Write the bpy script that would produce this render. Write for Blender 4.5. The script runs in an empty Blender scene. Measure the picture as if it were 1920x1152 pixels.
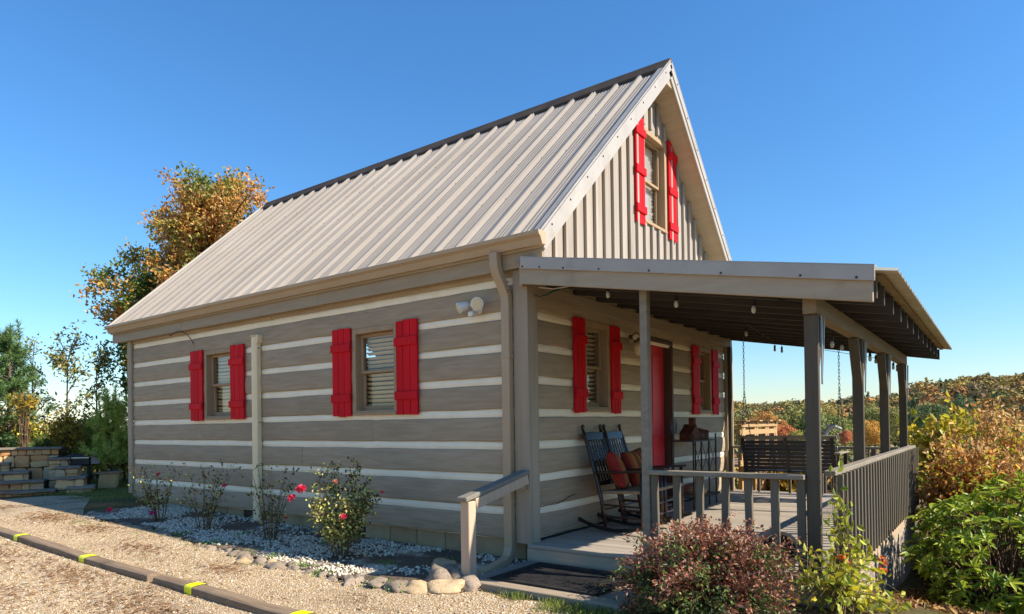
import bpy, bmesh, math, random
import numpy as np
from mathutils import Vector, Matrix, noise as mnoise

random.seed(7)
RNG = np.random.default_rng(7)
scene = bpy.context.scene
COL = scene.collection

# ------------------------------------------------------------------ camera
cam_data = bpy.data.cameras.new("camera")
cam = bpy.data.objects.new("camera", cam_data)
COL.objects.link(cam)
CAM = np.array([-4.9285, -3.4688, 1.1234])
YAW, PITCH, ROLL = 0.6344, 0.0078, -0.0139
def cam_axes():
    cy, sy = math.cos(YAW), math.sin(YAW)
    f = np.array([cy*math.cos(PITCH), sy*math.cos(PITCH), math.sin(PITCH)])
    r = np.array([sy, -cy, 0.0]); u = np.cross(r, f)
    c, s = math.cos(ROLL), math.sin(ROLL)
    return c*r+s*u, -s*r+c*u, f
cr, cu, cf = cam_axes()
mw = Matrix.Identity(4)
for i in range(3):
    mw[i][0], mw[i][1], mw[i][2], mw[i][3] = cr[i], cu[i], -cf[i], CAM[i]
cam.matrix_world = mw
cam_data.sensor_width = 36.0
cam_data.lens = 1241.05/1920*36.0
cam_data.shift_x = -0.0002
cam_data.shift_y = (787.47-576.0)/1920.0
cam_data.clip_start = 0.05
cam_data.clip_end = 9000.0
scene.camera = cam

# ------------------------------------------------------------------ sky, sun, exposure
SUN_DIR = Vector((0.29, -1.0, 0.82)).normalized()
world = bpy.data.worlds.new("World")
scene.world = world
world.use_nodes = True
wn = world.node_tree
wn.nodes.clear()
w_out = wn.nodes.new("ShaderNodeOutputWorld")
w_bg = wn.nodes.new("ShaderNodeBackground")
w_sky = wn.nodes.new("ShaderNodeTexSky")
w_sky.sky_type = 'NISHITA'
w_sky.sun_disc = False
w_sky.sun_elevation = math.asin(SUN_DIR.z)
w_sky.sun_rotation = math.atan2(SUN_DIR.x, SUN_DIR.y)
w_sky.altitude = 0.0
w_sky.air_density = 1.4
w_sky.dust_density = 0.0
w_sky.ozone_density = 10.0
w_bg.inputs["Strength"].default_value = 0.062
w_sat = wn.nodes.new("ShaderNodeHueSaturation")
w_sat.inputs["Saturation"].default_value = 1.10
wn.links.new(w_sky.outputs[0], w_sat.inputs["Color"])
wn.links.new(w_sat.outputs[0], w_bg.inputs[0])
wn.links.new(w_bg.outputs[0], w_out.inputs[0])
sun_data = bpy.data.lights.new("sun", 'SUN')
sun_data.energy = 2.85
sun_data.angle = math.radians(0.53)
sun_data.color = (1.0, 0.925, 0.81)
sun = bpy.data.objects.new("sun", sun_data)
sun.rotation_euler = SUN_DIR.to_track_quat('Z', 'Y').to_euler()
sun.location = (8, -20, 30)
COL.objects.link(sun)
vs = scene.view_settings
vs.view_transform = 'Standard'
vs.look = 'None'
vs.gamma = 1.0
vs.use_curve_mapping = False
vs.exposure = 1.66
scene.render.engine = 'CYCLES'
scene.cycles.max_bounces = 8
scene.cycles.transparent_max_bounces = 12
scene.cycles.caustics_reflective = False
scene.cycles.caustics_refractive = False
scene.cycles.use_denoising = True

# ------------------------------------------------------------------ helpers
def C(h):
    h = h.lstrip('#')
    def f(v):
        v /= 255.0
        return v/12.92 if v <= .04045 else ((v+.055)/1.055)**2.4
    return tuple(f(int(h[i:i+2], 16)) for i in (0, 2, 4)) + (1.0,)

def lin(r, g, b): return (r, g, b, 1.0)

def new_mat(name):
    m = bpy.data.materials.new(name); m.use_nodes = True
    nt = m.node_tree; nt.nodes.clear()
    out = nt.nodes.new("ShaderNodeOutputMaterial")
    return m, nt, out

def node(nt, typ, **kw):
    n = nt.nodes.new(typ)
    for k, v in kw.items(): setattr(n, k, v)
    return n

def mixc(nt, fac, a, b, blend='MIX'):
    n = nt.nodes.new("ShaderNodeMix"); n.data_type = 'RGBA'; n.blend_type = blend
    if isinstance(fac, (int, float)): n.inputs[0].default_value = fac
    else: nt.links.new(fac, n.inputs[0])
    for i, v in ((6, a), (7, b)):
        if isinstance(v, tuple): n.inputs[i].default_value = v
        else: nt.links.new(v, n.inputs[i])
    return n.outputs[2]

def ramp(nt, src, lo, hi):
    n = nt.nodes.new("ShaderNodeMapRange")
    n.inputs[1].default_value = lo; n.inputs[2].default_value = hi
    nt.links.new(src, n.inputs[0])
    return n.outputs[0]

def tex_noise(nt, scale=(1, 1, 1), s=1.0, detail=6.0, rough=.55, off=(0, 0, 0), coord='Object'):
    tc = nt.nodes.new("ShaderNodeTexCoord"); mp = nt.nodes.new("ShaderNodeMapping")
    mp.inputs["Scale"].default_value = scale; mp.inputs["Location"].default_value = off
    nt.links.new(tc.outputs[coord], mp.inputs[0])
    n = nt.nodes.new("ShaderNodeTexNoise")
    n.inputs["Scale"].default_value = s; n.inputs["Detail"].default_value = detail
    n.inputs["Roughness"].default_value = rough
    nt.links.new(mp.outputs[0], n.inputs["Vector"])
    return n.outputs["Fac"]

def pmat(name, c1, c2=None, scale=(1, 1, 1), s=4.0, detail=6, lo=.35, hi=.65, rough=.65, spec=.3, metal=0.0,
         bump=0.0, bdist=.004, rnd=0.0, stain=None, stain_s=1.5, stain_lo=.55, stain_hi=.75, stain_amt=.6, stain_scale=(1, 1, 1), grain=None, gscale=None, crack=None, crack_s=3.0, crack_scale=(1, 1, 1), crack_lo=.66, crack_hi=.70, crack_amt=.6):
    """principled material: two-tone stretched noise, optional stain, per-object value variation, bump."""
    m, nt, out = new_mat(name)
    b = node(nt, "ShaderNodeBsdfPrincipled")
    b.inputs["Roughness"].default_value = rough
    b.inputs["Metallic"].default_value = metal
    b.inputs["Specular IOR Level"].default_value = spec
    fac = tex_noise(nt, scale, s, detail)
    col = mixc(nt, ramp(nt, fac, lo, hi), c1, c2 if c2 else c1)
    if stain:
        f2 = tex_noise(nt, stain_scale, stain_s, 5, .6, (3.1, 7.7, 1.3))
        mm = node(nt, "ShaderNodeMath", operation='MULTIPLY'); mm.inputs[1].default_value = stain_amt
        nt.links.new(ramp(nt, f2, stain_lo, stain_hi), mm.inputs[0])
        col = mixc(nt, mm.outputs[0], col, stain)
    if crack:
        f3 = tex_noise(nt, crack_scale, crack_s, 4, .6, (1.7, 5.3, 8.9))
        m3 = node(nt, "ShaderNodeMath", operation='MULTIPLY'); m3.inputs[1].default_value = crack_amt
        nt.links.new(ramp(nt, f3, crack_lo, crack_hi), m3.inputs[0])
        col = mixc(nt, m3.outputs[0], col, crack)
    if rnd:
        oi = node(nt, "ShaderNodeObjectInfo")
        mr = node(nt, "ShaderNodeMapRange"); mr.inputs[3].default_value = 1-rnd; mr.inputs[4].default_value = 1+rnd
        nt.links.new(oi.outputs["Random"], mr.inputs[0])
        hs = node(nt, "ShaderNodeHueSaturation")
        nt.links.new(mr.outputs[0], hs.inputs["Value"]); nt.links.new(col, hs.inputs["Color"])
        col = hs.outputs[0]
    nt.links.new(col, b.inputs["Base Color"])
    if bump:
        bp = node(nt, "ShaderNodeBump"); bp.inputs["Strength"].default_value = bump; bp.inputs["Distance"].default_value = bdist
        h = tex_noise(nt, gscale or scale, (grain or s*2), 8, .65)
        nt.links.new(h, bp.inputs["Height"]); nt.links.new(bp.outputs[0], b.inputs["Normal"])
    nt.links.new(b.outputs[0], out.inputs[0])
    return m

def leafmat(name, cols=None, rough=.5, transl=.3, attr=None, spec=.35, vary=.25):
    """leaf material: pigment picked per leaf (random per island) or from the stored pigment attribute."""
    m, nt, out = new_mat(name)
    b = node(nt, "ShaderNodeBsdfPrincipled")
    b.inputs["Roughness"].default_value = rough; b.inputs["Specular IOR Level"].default_value = spec
    g = node(nt, "ShaderNodeNewGeometry")
    if attr:
        a = node(nt, "ShaderNodeAttribute"); a.attribute_name = attr; col = a.outputs["Color"]
    else:
        cr_ = node(nt, "ShaderNodeValToRGB"); cr_.color_ramp.interpolation = 'LINEAR'
        e = cr_.color_ramp.elements
        while len(e) < len(cols): e.new(.5)
        for i, c in enumerate(cols):
            e[i].position = i/(len(cols)-1); e[i].color = c
        nt.links.new(g.outputs["Random Per Island"], cr_.inputs[0]); col = cr_.outputs[0]
    hs = node(nt, "ShaderNodeHueSaturation")
    mr = node(nt, "ShaderNodeMapRange"); mr.inputs[3].default_value = 1-vary; mr.inputs[4].default_value = 1+vary
    mu = node(nt, "ShaderNodeMath", operation='MULTIPLY'); mu.inputs[1].default_value = 37.7
    fr = node(nt, "ShaderNodeMath", operation='FRACT')
    nt.links.new(g.outputs["Random Per Island"], mu.inputs[0]); nt.links.new(mu.outputs[0], fr.inputs[0])
    nt.links.new(fr.outputs[0], mr.inputs[0]); nt.links.new(mr.outputs[0], hs.inputs["Value"]); nt.links.new(col, hs.inputs["Color"])
    col = hs.outputs[0]
    nt.links.new(col, b.inputs["Base Color"])
    t = node(nt, "ShaderNodeBsdfTranslucent"); nt.links.new(col, t.inputs[0])
    mx = node(nt, "ShaderNodeMixShader"); mx.inputs[0].default_value = transl
    nt.links.new(b.outputs[0], mx.inputs[1]); nt.links.new(t.outputs[0], mx.inputs[2])
    nt.links.new(mx.outputs[0], out.inputs[0])
    return m

def link(o, parent=None):
    COL.objects.link(o)
    if parent is not None: o.parent = parent
    return o

ROOTLOC = {}
def root_of(o):
    while o.parent is not None: o = o.parent
    return o

def tag(o, label=None, cat=None, group=None, kind=None):
    if label: o["label"] = label
    if cat: o["category"] = cat
    if group: o["group"] = group
    if kind: o["kind"] = kind
    return o

def thing(name, label, cat, loc=(0, 0, 0), group=None, rz=0.0):
    o = bpy.data.objects.new(name, None); COL.objects.link(o)
    o.empty_display_size = .1
    o.location = loc; o.rotation_euler = (0, 0, rz)
    ROOTLOC[o.name] = Vector(loc)
    return tag(o, label, cat, group)

class MB:
    """collects shapes; build() links them as one mesh object"""
    def __init__(self): self.v = []; self.f = []; self.fm = []; self.cur = 0
    def add(self, vs, fs):
        b = len(self.v); self.v += [tuple(p) for p in vs]
        for f in fs: self.f.append(tuple(b+i for i in f)); self.fm.append(self.cur)
    def box(self, x0, x1, y0, y1, z0, z1):
        self.add([(x0, y0, z0), (x1, y0, z0), (x1, y1, z0), (x0, y1, z0), (x0, y0, z1), (x1, y0, z1), (x1, y1, z1), (x0, y1, z1)],
                 [(0, 3, 2, 1), (4, 5, 6, 7), (0, 1, 5, 4), (1, 2, 6, 5), (2, 3, 7, 6), (3, 0, 4, 7)])
        return self
    def bar(self, p0, p1, w, h, up=(0, 0, 1)):
        """rectangular bar from p0 to p1, width w across, height h along up"""
        p0, p1 = Vector(p0), Vector(p1); d = (p1-p0).normalized(); up = Vector(up)
        s = d.cross(up)
        if s.length < 1e-5: s = d.cross(Vector((1, 0, 0)))
        s.normalize(); u = s.cross(d).normalized()
        vs = []
        for p in (p0, p1):
            for a, b in ((-1, -1), (1, -1), (1, 1), (-1, 1)): vs.append(p + s*(a*w/2) + u*(b*h/2))
        self.add(vs, [(0, 1, 2, 3), (7, 6, 5, 4), (0, 4, 5, 1), (1, 5, 6, 2), (2, 6, 7, 3), (3, 7, 4, 0)])
        return self
    def tube(self, pts, r, n=8, cap=True, sq=None):
        pts = [Vector(p) for p in pts]; k = len(pts)
        rs = r if hasattr(r, '__len__') else [r]*k
        vs = []; prev = None
        for i, p in enumerate(pts):
            d = (pts[min(i+1, k-1)]-pts[max(i-1, 0)])
            if d.length < 1e-9: d = Vector((0, 0, 1))
            d.normalize()
            if prev is None:
                a = Vector((0, 0, 1)) if abs(d.z) < .9 else Vector((1, 0, 0))
                s = d.cross(a).normalized()
            else:
                s = (prev - d*prev.dot(d))
                s = s.normalized() if s.length > 1e-6 else d.orthogonal().normalized()
            prev = s; t = d.cross(s)
            for j in range(n):
                an = 2*math.pi*j/n; vs.append(p + s*(math.cos(an)*rs[i]) + t*(math.sin(an)*rs[i]))
        fs = []
        for i in range(k-1):
            for j in range(n):
                a = i*n+j; b = i*n+(j+1) % n; fs.append((a, b, b+n, a+n))
        if cap:
            fs.append(tuple(range(n-1, -1, -1))); fs.append(tuple((k-1)*n+j for j in range(n)))
        self.add(vs, fs); return self
    def lathe(self, prof, c=(0, 0, 0), n=12, axis='z'):
        """prof: list of (radius, height)"""
        vs = []; c = Vector(c)
        for r, h in prof:
            for j in range(n):
                an = 2*math.pi*j/n; a, b = r*math.cos(an), r*math.sin(an)
                vs.append(c + (Vector((a, b, h)) if axis == 'z' else Vector((h, a, b)) if axis == 'x' else Vector((a, h, b))))
        fs = []
        for i in range(len(prof)-1):
            for j in range(n):
                a = i*n+j; b = i*n+(j+1) % n; fs.append((a, b, b+n, a+n))
        fs.append(tuple(range(n-1, -1, -1))); fs.append(tuple((len(prof)-1)*n+j for j in range(n)))
        self.add(vs, fs); return self
    def prism(self, poly, axis, a, b):
        """poly: 2-D outline; axis: which axis is extruded from a to b ('x': poly=(y,z), 'y': poly=(x,z), 'z': poly=(x,y))"""
        def P(p, t): return {'x': (t, p[0], p[1]), 'y': (p[0], t, p[1]), 'z': (p[0], p[1], t)}[axis]
        n = len(poly); vs = [P(p, a) for p in poly]+[P(p, b) for p in poly]
        fs = [tuple(range(n-1, -1, -1)), tuple(range(n, 2*n))]
        for i in range(n): j = (i+1) % n; fs.append((i, j, j+n, i+n))
        self.add(vs, fs); return self
    def build(self, name, mats, parent=None, smooth=False, bevel=0.0, segs=1, world=True, normals=True):
        me = bpy.data.meshes.new(name)
        off = Vector((0, 0, 0))
        if parent is not None and world:
            off = ROOTLOC.get(root_of(parent).name, off)
        me.from_pydata([(p[0]-off.x, p[1]-off.y, p[2]-off.z) for p in self.v], [], self.f)
        if not isinstance(mats, (list, tuple)): mats = [mats]
        for m in mats: me.materials.append(m)
        if len(mats) > 1: me.polygons.foreach_set("material_index", self.fm)
        if normals:
            bm = bmesh.new(); bm.from_mesh(me); bmesh.ops.recalc_face_normals(bm, faces=bm.faces); bm.to_mesh(me); bm.free()
        if smooth: me.polygons.foreach_set("use_smooth", [True]*len(me.polygons))
        o = bpy.data.objects.new(name, me); link(o, parent)
        if bevel:
            md = o.modifiers.new("bevel", 'BEVEL'); md.width = bevel; md.segments = segs; md.limit_method = 'ANGLE'
        return o

def np_mesh(name, V, F, mats, parent=None, tint=None, smooth=False, world=True):
    """V (n,3), F (m,k) with constant k"""
    me = bpy.data.meshes.new(name)
    V = np.asarray(V, dtype=np.float32); F = np.asarray(F, dtype=np.int32)
    if parent is not None and world:
        off = ROOTLOC.get(root_of(parent).name, Vector((0, 0, 0))); V = V - np.array(off, dtype=np.float32)
    me.vertices.add(len(V)); me.vertices.foreach_set("co", V.ravel())
    k = F.shape[1]
    me.loops.add(F.size); me.loops.foreach_set("vertex_index", F.ravel())
    me.polygons.add(len(F)); me.polygons.foreach_set("loop_start", np.arange(0, F.size, k, dtype=np.int32))
    me.polygons.foreach_set("loop_total", np.full(len(F), k, dtype=np.int32))
    if smooth: me.polygons.foreach_set("use_smooth", np.ones(len(F), dtype=bool))
    me.update(calc_edges=True)
    if not isinstance(mats, (list, tuple)): mats = [mats]
    for m in mats: me.materials.append(m)
    if tint is not None:
        a = me.attributes.new("pigment", 'FLOAT_COLOR', 'POINT')
        t = np.ones((len(V), 4), dtype=np.float32); t[:, :3] = tint
        a.data.foreach_set("color", t.ravel())
    o = bpy.data.objects.new(name, me); link(o, parent)
    return o

def unit(a): return a/np.maximum(np.linalg.norm(a, axis=-1, keepdims=True), 1e-9)

def leaves_arrays(P, A, N, L, W, fold=.25):
    """six-point folded leaf blades"""
    A = unit(A); S = unit(np.cross(A, N)); N = np.cross(S, A)
    L = L[:, None]; W = W[:, None]
    up = N*W*fold
    v = np.stack([P, P+A*L*.33+S*W*.48+up, P+A*L*.68+S*W*.36+up*.8-N*L*.04, P+A*L-N*L*.12,
                  P+A*L*.68-S*W*.36+up*.8-N*L*.04, P+A*L*.33-S*W*.48+up], 1).reshape(-1, 3)
    b = (np.arange(len(P))*6)[:, None]
    f = np.concatenate([b+np.array([[0, 1, 2, 3]]), b+np.array([[0, 3, 4, 5]])], 1).reshape(-1, 4)
    return v, f

def rand_dirs(n, rng=RNG): return unit(rng.normal(size=(n, 3)))

def patch_tint(P, pals, freq, seed, rng=RNG, split=.0, rise=0.0):
    """pigment per leaf: colour families grow in patches through the crown, the last family towards the top"""
    zc_ = P[:, 2].mean(); zs = P[:, 2].std()+1e-6
    f = np.array([mnoise.noise(Vector((float(a)*freq+seed, float(b)*freq, float(c)*freq))) for a, b, c in P])*1.6 + rise*(P[:, 2]-zc_)/zs*.25 + rng.normal(0, .22, len(P)) + split
    fam = np.clip(((f+.6)/1.2*len(pals)).astype(int), 0, len(pals)-1)
    out = np.zeros((len(P), 3))
    for k, pal in enumerate(pals):
        s_ = fam == k; pal = np.array(pal); out[s_] = pal[rng.integers(0, len(pal), int(s_.sum()))]
    return out*rng.uniform(.85, 1.15, (len(P), 1))

TINTS = {}
def leaf_part(name, P, A, L, W, mat, parent, rng=RNG, kind="stuff", up=.6, tint=None, fold=.25):
    n = len(P)
    if tint is None and mat.name in TINTS: tint = patch_tint(P, *TINTS[mat.name][:3], rng, *TINTS[mat.name][3:])
    N = unit(rand_dirs(n, rng)*(1-up)*1.4 + np.array([0, 0, 1.0])*up)
    v, f = leaves_arrays(P, A, N, L, W, fold)
    o = np_mesh(name, v, f, mat, parent, tint=None if tint is None else np.repeat(tint, 6, 0))
    if kind: o["kind"] = kind
    return o

def qbez(p0, p1, p2, n):
    t = np.linspace(0, 1, n)[:, None]
    return (1-t)**2*p0 + 2*t*(1-t)*p1 + t**2*p2

def tubes_mesh(name, lines, mat, parent, sides=5):
    """lines: list of (pts (k,3), radii (k,))"""
    V = []; F = []; b = 0
    an = np.arange(sides)*2*np.pi/sides
    for pts, rs in lines:
        pts = np.asarray(pts, float); k = len(pts)
        d = unit(np.gradient(pts, axis=0))
        ref = np.array([1.0, 0.2, 0.1]) if abs(d[0, 2]) > .8 else np.array([0, 0, 1.0])
        s = unit(np.cross(d, ref)); t = np.cross(d, s)
        ring = pts[:, None, :] + np.asarray(rs)[:, None, None]*(s[:, None, :]*np.cos(an)[None, :, None] + t[:, None, :]*np.sin(an)[None, :, None])
        V.append(ring.reshape(-1, 3))
        i = np.arange(k-1)[:, None]*sides; j = np.arange(sides)[None, :]; j2 = (j+1) % sides
        F.append(np.stack([i+j, i+j2, i+j2+sides, i+j+sides], -1).reshape(-1, 4)+b)
        b += k*sides
    return np_mesh(name, np.concatenate(V), np.concatenate(F), mat, parent, smooth=True)

def sst(a, b, x):
    t = np.clip((x-a)/(b-a), 0, 1); return t*t*(3-2*t)

# ------------------------------------------------------------------ terrain
_AZ = np.array([-180, -90, -60, -30, -8, -1.4, 2.2, 3.85, 5.5, 9.8, 16.8, 25, 45, 70, 120, 180.0])
_HH = np.array([0, 2, 6, 14, 20, 18, 17, 15.0, 9.5, 5.5, 4, 2, -3, -10, -2, 0.0])
def ground_z(x, y):
    x = np.asarray(x, float); y = np.asarray(y, float)
    g = -.14 + .15*sst(.5, 9, y)
    g = g + .45*sst(10.6, 16, y)*sst(4, -2, x)
    g = g - 1.0*sst(-.4, 4.5, x)*sst(-1.2, -3.4, y)
    g = g - 2.2*sst(6.2, 18, x)
    r = np.hypot(x, y); az = np.degrees(np.arctan2(y, x))
    w = sst(18, 140, r)
    east = .35+.65*sst(110, 40, np.abs(az+5))
    hill = np.interp(az, _AZ, _HH)
    far = -16*east
    far = far + (hill - far)*sst(170, 455, r)
    far = far + 2.0*np.sin(x*.021+1.0)*np.cos(y*.017)*sst(150, 300, r)
    return g*(1-w) + far*w
def gz(x, y): return float(ground_z(x, y))
# ------------------------------------------------------------------ materials
GRAINY = (2.2, .45, 5.0)     # boards that run along y
GRAINX = (.45, 2.2, 5.0)     # boards that run along x
GRAINZ = (5.0, 5.0, .25)     # upright boards
stain_c1, stain_c2 = lin(.345, .262, .170), lin(.410, .318, .213)
mat_log_y = pmat("grey stained log, along y", stain_c1, stain_c2, GRAINY, 6, 9, .36, .62, .75, .2, bump=.7, bdist=.006, rnd=.07, grain=9,
                 stain=lin(.24, .178, .118), stain_s=1.1, stain_lo=.52, stain_hi=.8, stain_amt=.6, stain_scale=(1, .5, 2.2), crack=lin(.16, .12, .085), crack_s=5.0, crack_scale=(1, .22, 9))
mat_log_x = pmat("grey stained log, along x", stain_c1, stain_c2, GRAINX, 6, 9, .36, .62, .75, .2, bump=.7, bdist=.006, rnd=.07, grain=9,
                 stain=lin(.24, .178, .118), stain_s=1.1, stain_lo=.52, stain_hi=.8, stain_amt=.6, stain_scale=(.5, 1, 2.2), crack=lin(.16, .12, .085), crack_s=5.0, crack_scale=(.22, 1, 9))
mat_chink = pmat("cream chinking", lin(.90, .77, .56), lin(.93, .83, .63), (1, 1, 1), 5, 6, .3, .7, .85, .15, bump=.35, bdist=.004, grain=30,
                 stain=lin(.70, .58, .42), stain_s=3.0, stain_lo=.5, stain_hi=.85, stain_amt=.5)
mat_trim = pmat("taupe trim board", lin(0.322, 0.252, 0.172), lin(0.385, 0.305, 0.211), GRAINZ, 4, 8, .3, .7, .65, .25, bump=.3, bdist=.004, rnd=.05, grain=7)
mat_window = pmat("taupe window frame", lin(0.333, 0.223, 0.125), lin(0.398, 0.268, 0.154), GRAINZ, 4, 8, .3, .7, .65, .25, bump=.3, bdist=.004, rnd=.05, grain=7)
mat_trim_x = pmat("taupe trim, along x", lin(0.312, 0.240, 0.158), lin(0.374, 0.290, 0.198), GRAINX, 4, 8, .3, .7, .65, .25, bump=.3, bdist=.004, rnd=.05, grain=7)
mat_trim_y = pmat("taupe trim, along y", lin(0.348, 0.275, 0.187), lin(0.416, 0.332, 0.231), GRAINY, 4, 8, .3, .7, .6, .25, bump=.3, bdist=.004, rnd=.05, grain=7,
                  stain=lin(0.163, 0.103, 0.053), stain_s=2.2, stain_lo=.6, stain_hi=.8, stain_amt=.5)
mat_gable = pmat("pale grey gable board", lin(.295, .252, .208), lin(.365, .317, .268), GRAINZ, 4, 8, .3, .7, .75, .2, bump=.5, bdist=.005, rnd=.08, grain=7,
                 stain=lin(0.214, 0.166, 0.128), stain_s=1.6, stain_amt=.5, stain_scale=(2, 2, .5))
mat_tan = pmat("tan painted metal", lin(0.410, 0.287, 0.169), lin(0.452, 0.322, 0.196), (1, 1, 1), 2, 4, .3, .7, .45, .4, rnd=.02)
mat_fascia = pmat("tan fascia board", lin(0.324, 0.243, 0.151), lin(0.376, 0.287, 0.183), GRAINY, 4, 6, .3, .7, .6, .25, bump=.2, bdist=.003, grain=7)
mat_red = pmat("red shutter paint", lin(.56, .009, .015), lin(.65, .013, .020), GRAINZ, 4, 6, .3, .7, .6, .08, bump=.4, bdist=.003, rnd=.10, grain=8, stain=lin(.52, .012, .014), stain_s=3.5, stain_lo=.5, stain_hi=.75, stain_amt=.6, stain_scale=(1, 1, .4), crack=lin(.30, .012, .012), crack_s=8.0, crack_scale=(2, 2, .3))
mat_red_door = pmat("red door paint", lin(.72, .035, .05), lin(.76, .045, .06), GRAINZ, 3, 5, .3, .7, .45, .4, bump=.1, bdist=.002, grain=8)
mat_roof = pmat("ivory ribbed steel", lin(0.320, 0.269, 0.213), lin(0.372, 0.317, 0.256), (1, 1, 1), 1.1, 6, .3, .7, .5, .22, metal=.0, rnd=.04,
                stain=lin(0.258, 0.215, 0.171), stain_s=1.4, stain_lo=.56, stain_hi=.85, stain_amt=.6, stain_scale=(.35, 3.5, .35), bump=.25, bdist=.012, grain=1.6)
mat_roof_trim = pmat("pale grey metal trim", lin(0.344, 0.307, 0.260), lin(0.412, 0.370, 0.319), (1, 1, 1), 3, 6, .3, .7, .45, .45,
                     stain=lin(0.214, 0.160, 0.113), stain_s=3.0, stain_lo=.58, stain_hi=.8, stain_amt=.5)
mat_ridge = pmat("dark ridge cap metal", lin(.060, .042, .028), lin(.09, .066, .046), (1, 1, 1), 3, 4, rough=.65, spec=.15)
mat_block = pmat("tan foundation block", lin(0.337, 0.244, 0.135), lin(0.407, 0.298, 0.171), (1, 1, 1), 9, 8, .3, .7, .9, .1, bump=.6, bdist=.004, rnd=.08, grain=60,
                 stain=lin(0.150, 0.110, 0.060), stain_s=2.0, stain_amt=.6)
mat_dark = pmat("dark void", lin(.012, .011, .010), rough=.9, spec=.1)
mat_interior = pmat("dim interior plaster", lin(.20, .17, .13), lin(.25, .22, .17), rough=.9, spec=.1)
mat_blind = pmat("cream wood blind", lin(.70, .57, .33), lin(.78, .66, .41), (1, 1, 1), 4, 4, rough=.5, spec=.3, rnd=.05)
mat_deck = pmat("grey deck paint", lin(0.313, 0.262, 0.201), lin(0.400, 0.337, 0.260), (6, .25, 3), 5, 8, .3, .7, .6, .3, bump=.4, bdist=.003, rnd=.10, grain=8,
                stain=lin(0.255, 0.203, 0.146), stain_s=2.0, stain_lo=.55, stain_hi=.8, stain_amt=.5)
mat_post = pmat("dark grey-brown porch paint", lin(0.078, 0.062, 0.042), lin(0.105, 0.084, 0.058), GRAINZ, 4, 8, .3, .7, .6, .25, bump=.4, bdist=.004, rnd=.06, grain=7,
                stain=lin(0.164, 0.107, 0.050), stain_s=2.5, stain_amt=.5)
mat_rail = pmat("worn grey rail paint", lin(0.219, 0.182, 0.129), lin(0.291, 0.245, 0.181), GRAINX, 4, 8, .3, .7, .65, .25, bump=.4, bdist=.004, rnd=.06, grain=8,
                stain=lin(0.344, 0.251, 0.144), stain_s=3.0, stain_lo=.6, stain_hi=.8, stain_amt=.6)
mat_baluster = pmat("grey baluster paint", lin(0.120, 0.098, 0.066), lin(0.161, 0.132, 0.092), GRAINZ, 4, 8, .3, .7, .65, .25, bump=.3, bdist=.003, rnd=.09, grain=7)
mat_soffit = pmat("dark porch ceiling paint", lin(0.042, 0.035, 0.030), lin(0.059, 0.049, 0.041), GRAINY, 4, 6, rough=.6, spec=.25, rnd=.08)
mat_beam = pmat("weathered beam", lin(0.211, 0.152, 0.087), lin(0.282, 0.208, 0.128), GRAINX, 4, 8, .3, .7, .75, .2, bump=.4, bdist=.004, grain=8,
                stain=lin(0.264, 0.192, 0.114), stain_s=2.5, stain_amt=.5)
mat_rim = pmat("pale rim board", lin(0.397, 0.299, 0.202), lin(0.481, 0.363, 0.249), GRAINX, 4, 8, .3, .7, .7, .2, bump=.3, bdist=.003, grain=7)
mat_lattice = pmat("pale lattice", lin(.36, .30, .23), lin(.45, .38, .30), (3, 3, 3), 4, 6, .3, .7, .75, .2, rnd=.1)
mat_hand = pmat("sun bleached handrail paint", lin(0.470, 0.337, 0.228), lin(0.549, 0.403, 0.275), GRAINZ, 4, 8, .3, .7, .65, .25, bump=.3, bdist=.003, grain=7, rnd=.04)
mat_cap = pmat("blue grey weathered cap", lin(0.170, 0.152, 0.122), lin(0.250, 0.221, 0.176), GRAINX, 5, 8, .3, .7, .7, .25, bump=.4, bdist=.004, grain=8)
mat_creampipe = pmat("cream pipe paint", lin(0.787, 0.610, 0.354), lin(0.855, 0.680, 0.404), GRAINZ, 2, 4, rough=.5, spec=.35)
mat_galv = pmat("galvanised steel", lin(.45, .46, .47), lin(.55, .56, .57), rough=.4, spec=.5, metal=.6)
mat_black = pmat("black iron", lin(.012, .012, .012), lin(.03, .026, .022), (1, 1, 1), 20, 5, rough=.5, spec=.4)
mat_rubber = pmat("black rubber mat", lin(.014, .013, .012), lin(.03, .027, .024), (1, 1, 1), 12, 6, rough=.75, spec=.25)
mat_mahog = pmat("dark stained rocker wood", lin(.030, .014, .010), lin(.055, .026, .018), GRAINZ, 6, 6, rough=.28, spec=.5, rnd=.1)
mat_slat = pmat("black glossy slat", lin(.018, .014, .014), lin(.03, .024, .022), GRAINZ, 6, 6, rough=.25, spec=.5)
mat_woven = pmat("woven seat", lin(0.240, 0.156, 0.084), lin(0.384, 0.264, 0.156), (40, 8, 8), 4, 3, rough=.8, spec=.15, bump=.5, bdist=.003)
mat_swing = pmat("dark swing wood", lin(.022, .019, .017), lin(.040, .034, .030), GRAINY, 5, 6, rough=.45, spec=.35, rnd=.12)
mat_white = pmat("white painted figure", lin(.62, .56, .50), lin(.70, .64, .58), (1, 1, 1), 5, 4, rough=.5, spec=.3)
mat_rust = pmat("rusty metal", lin(.07, .024, .014), lin(.12, .045, .022), (1, 1, 1), 18, 6, rough=.8, spec=.2, bump=.2, bdist=.002)
mat_cedar = pmat("honey cedar", lin(0.388, 0.232, 0.100), lin(0.465, 0.290, 0.137), (3, 3, .4), 5, 6, .3, .7, .6, .25, rnd=.08)
mat_board = pmat("golden plywood", lin(.50, .31, .13), lin(.58, .38, .17), (2, 2, .4), 5, 6, .3, .7, .6, .25)
mat_boxtop = pmat("weathered box lid", lin(.24, .16, .10), lin(.32, .22, .14), (2, 2, 2), 5, 6, rough=.7, spec=.2)
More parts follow.
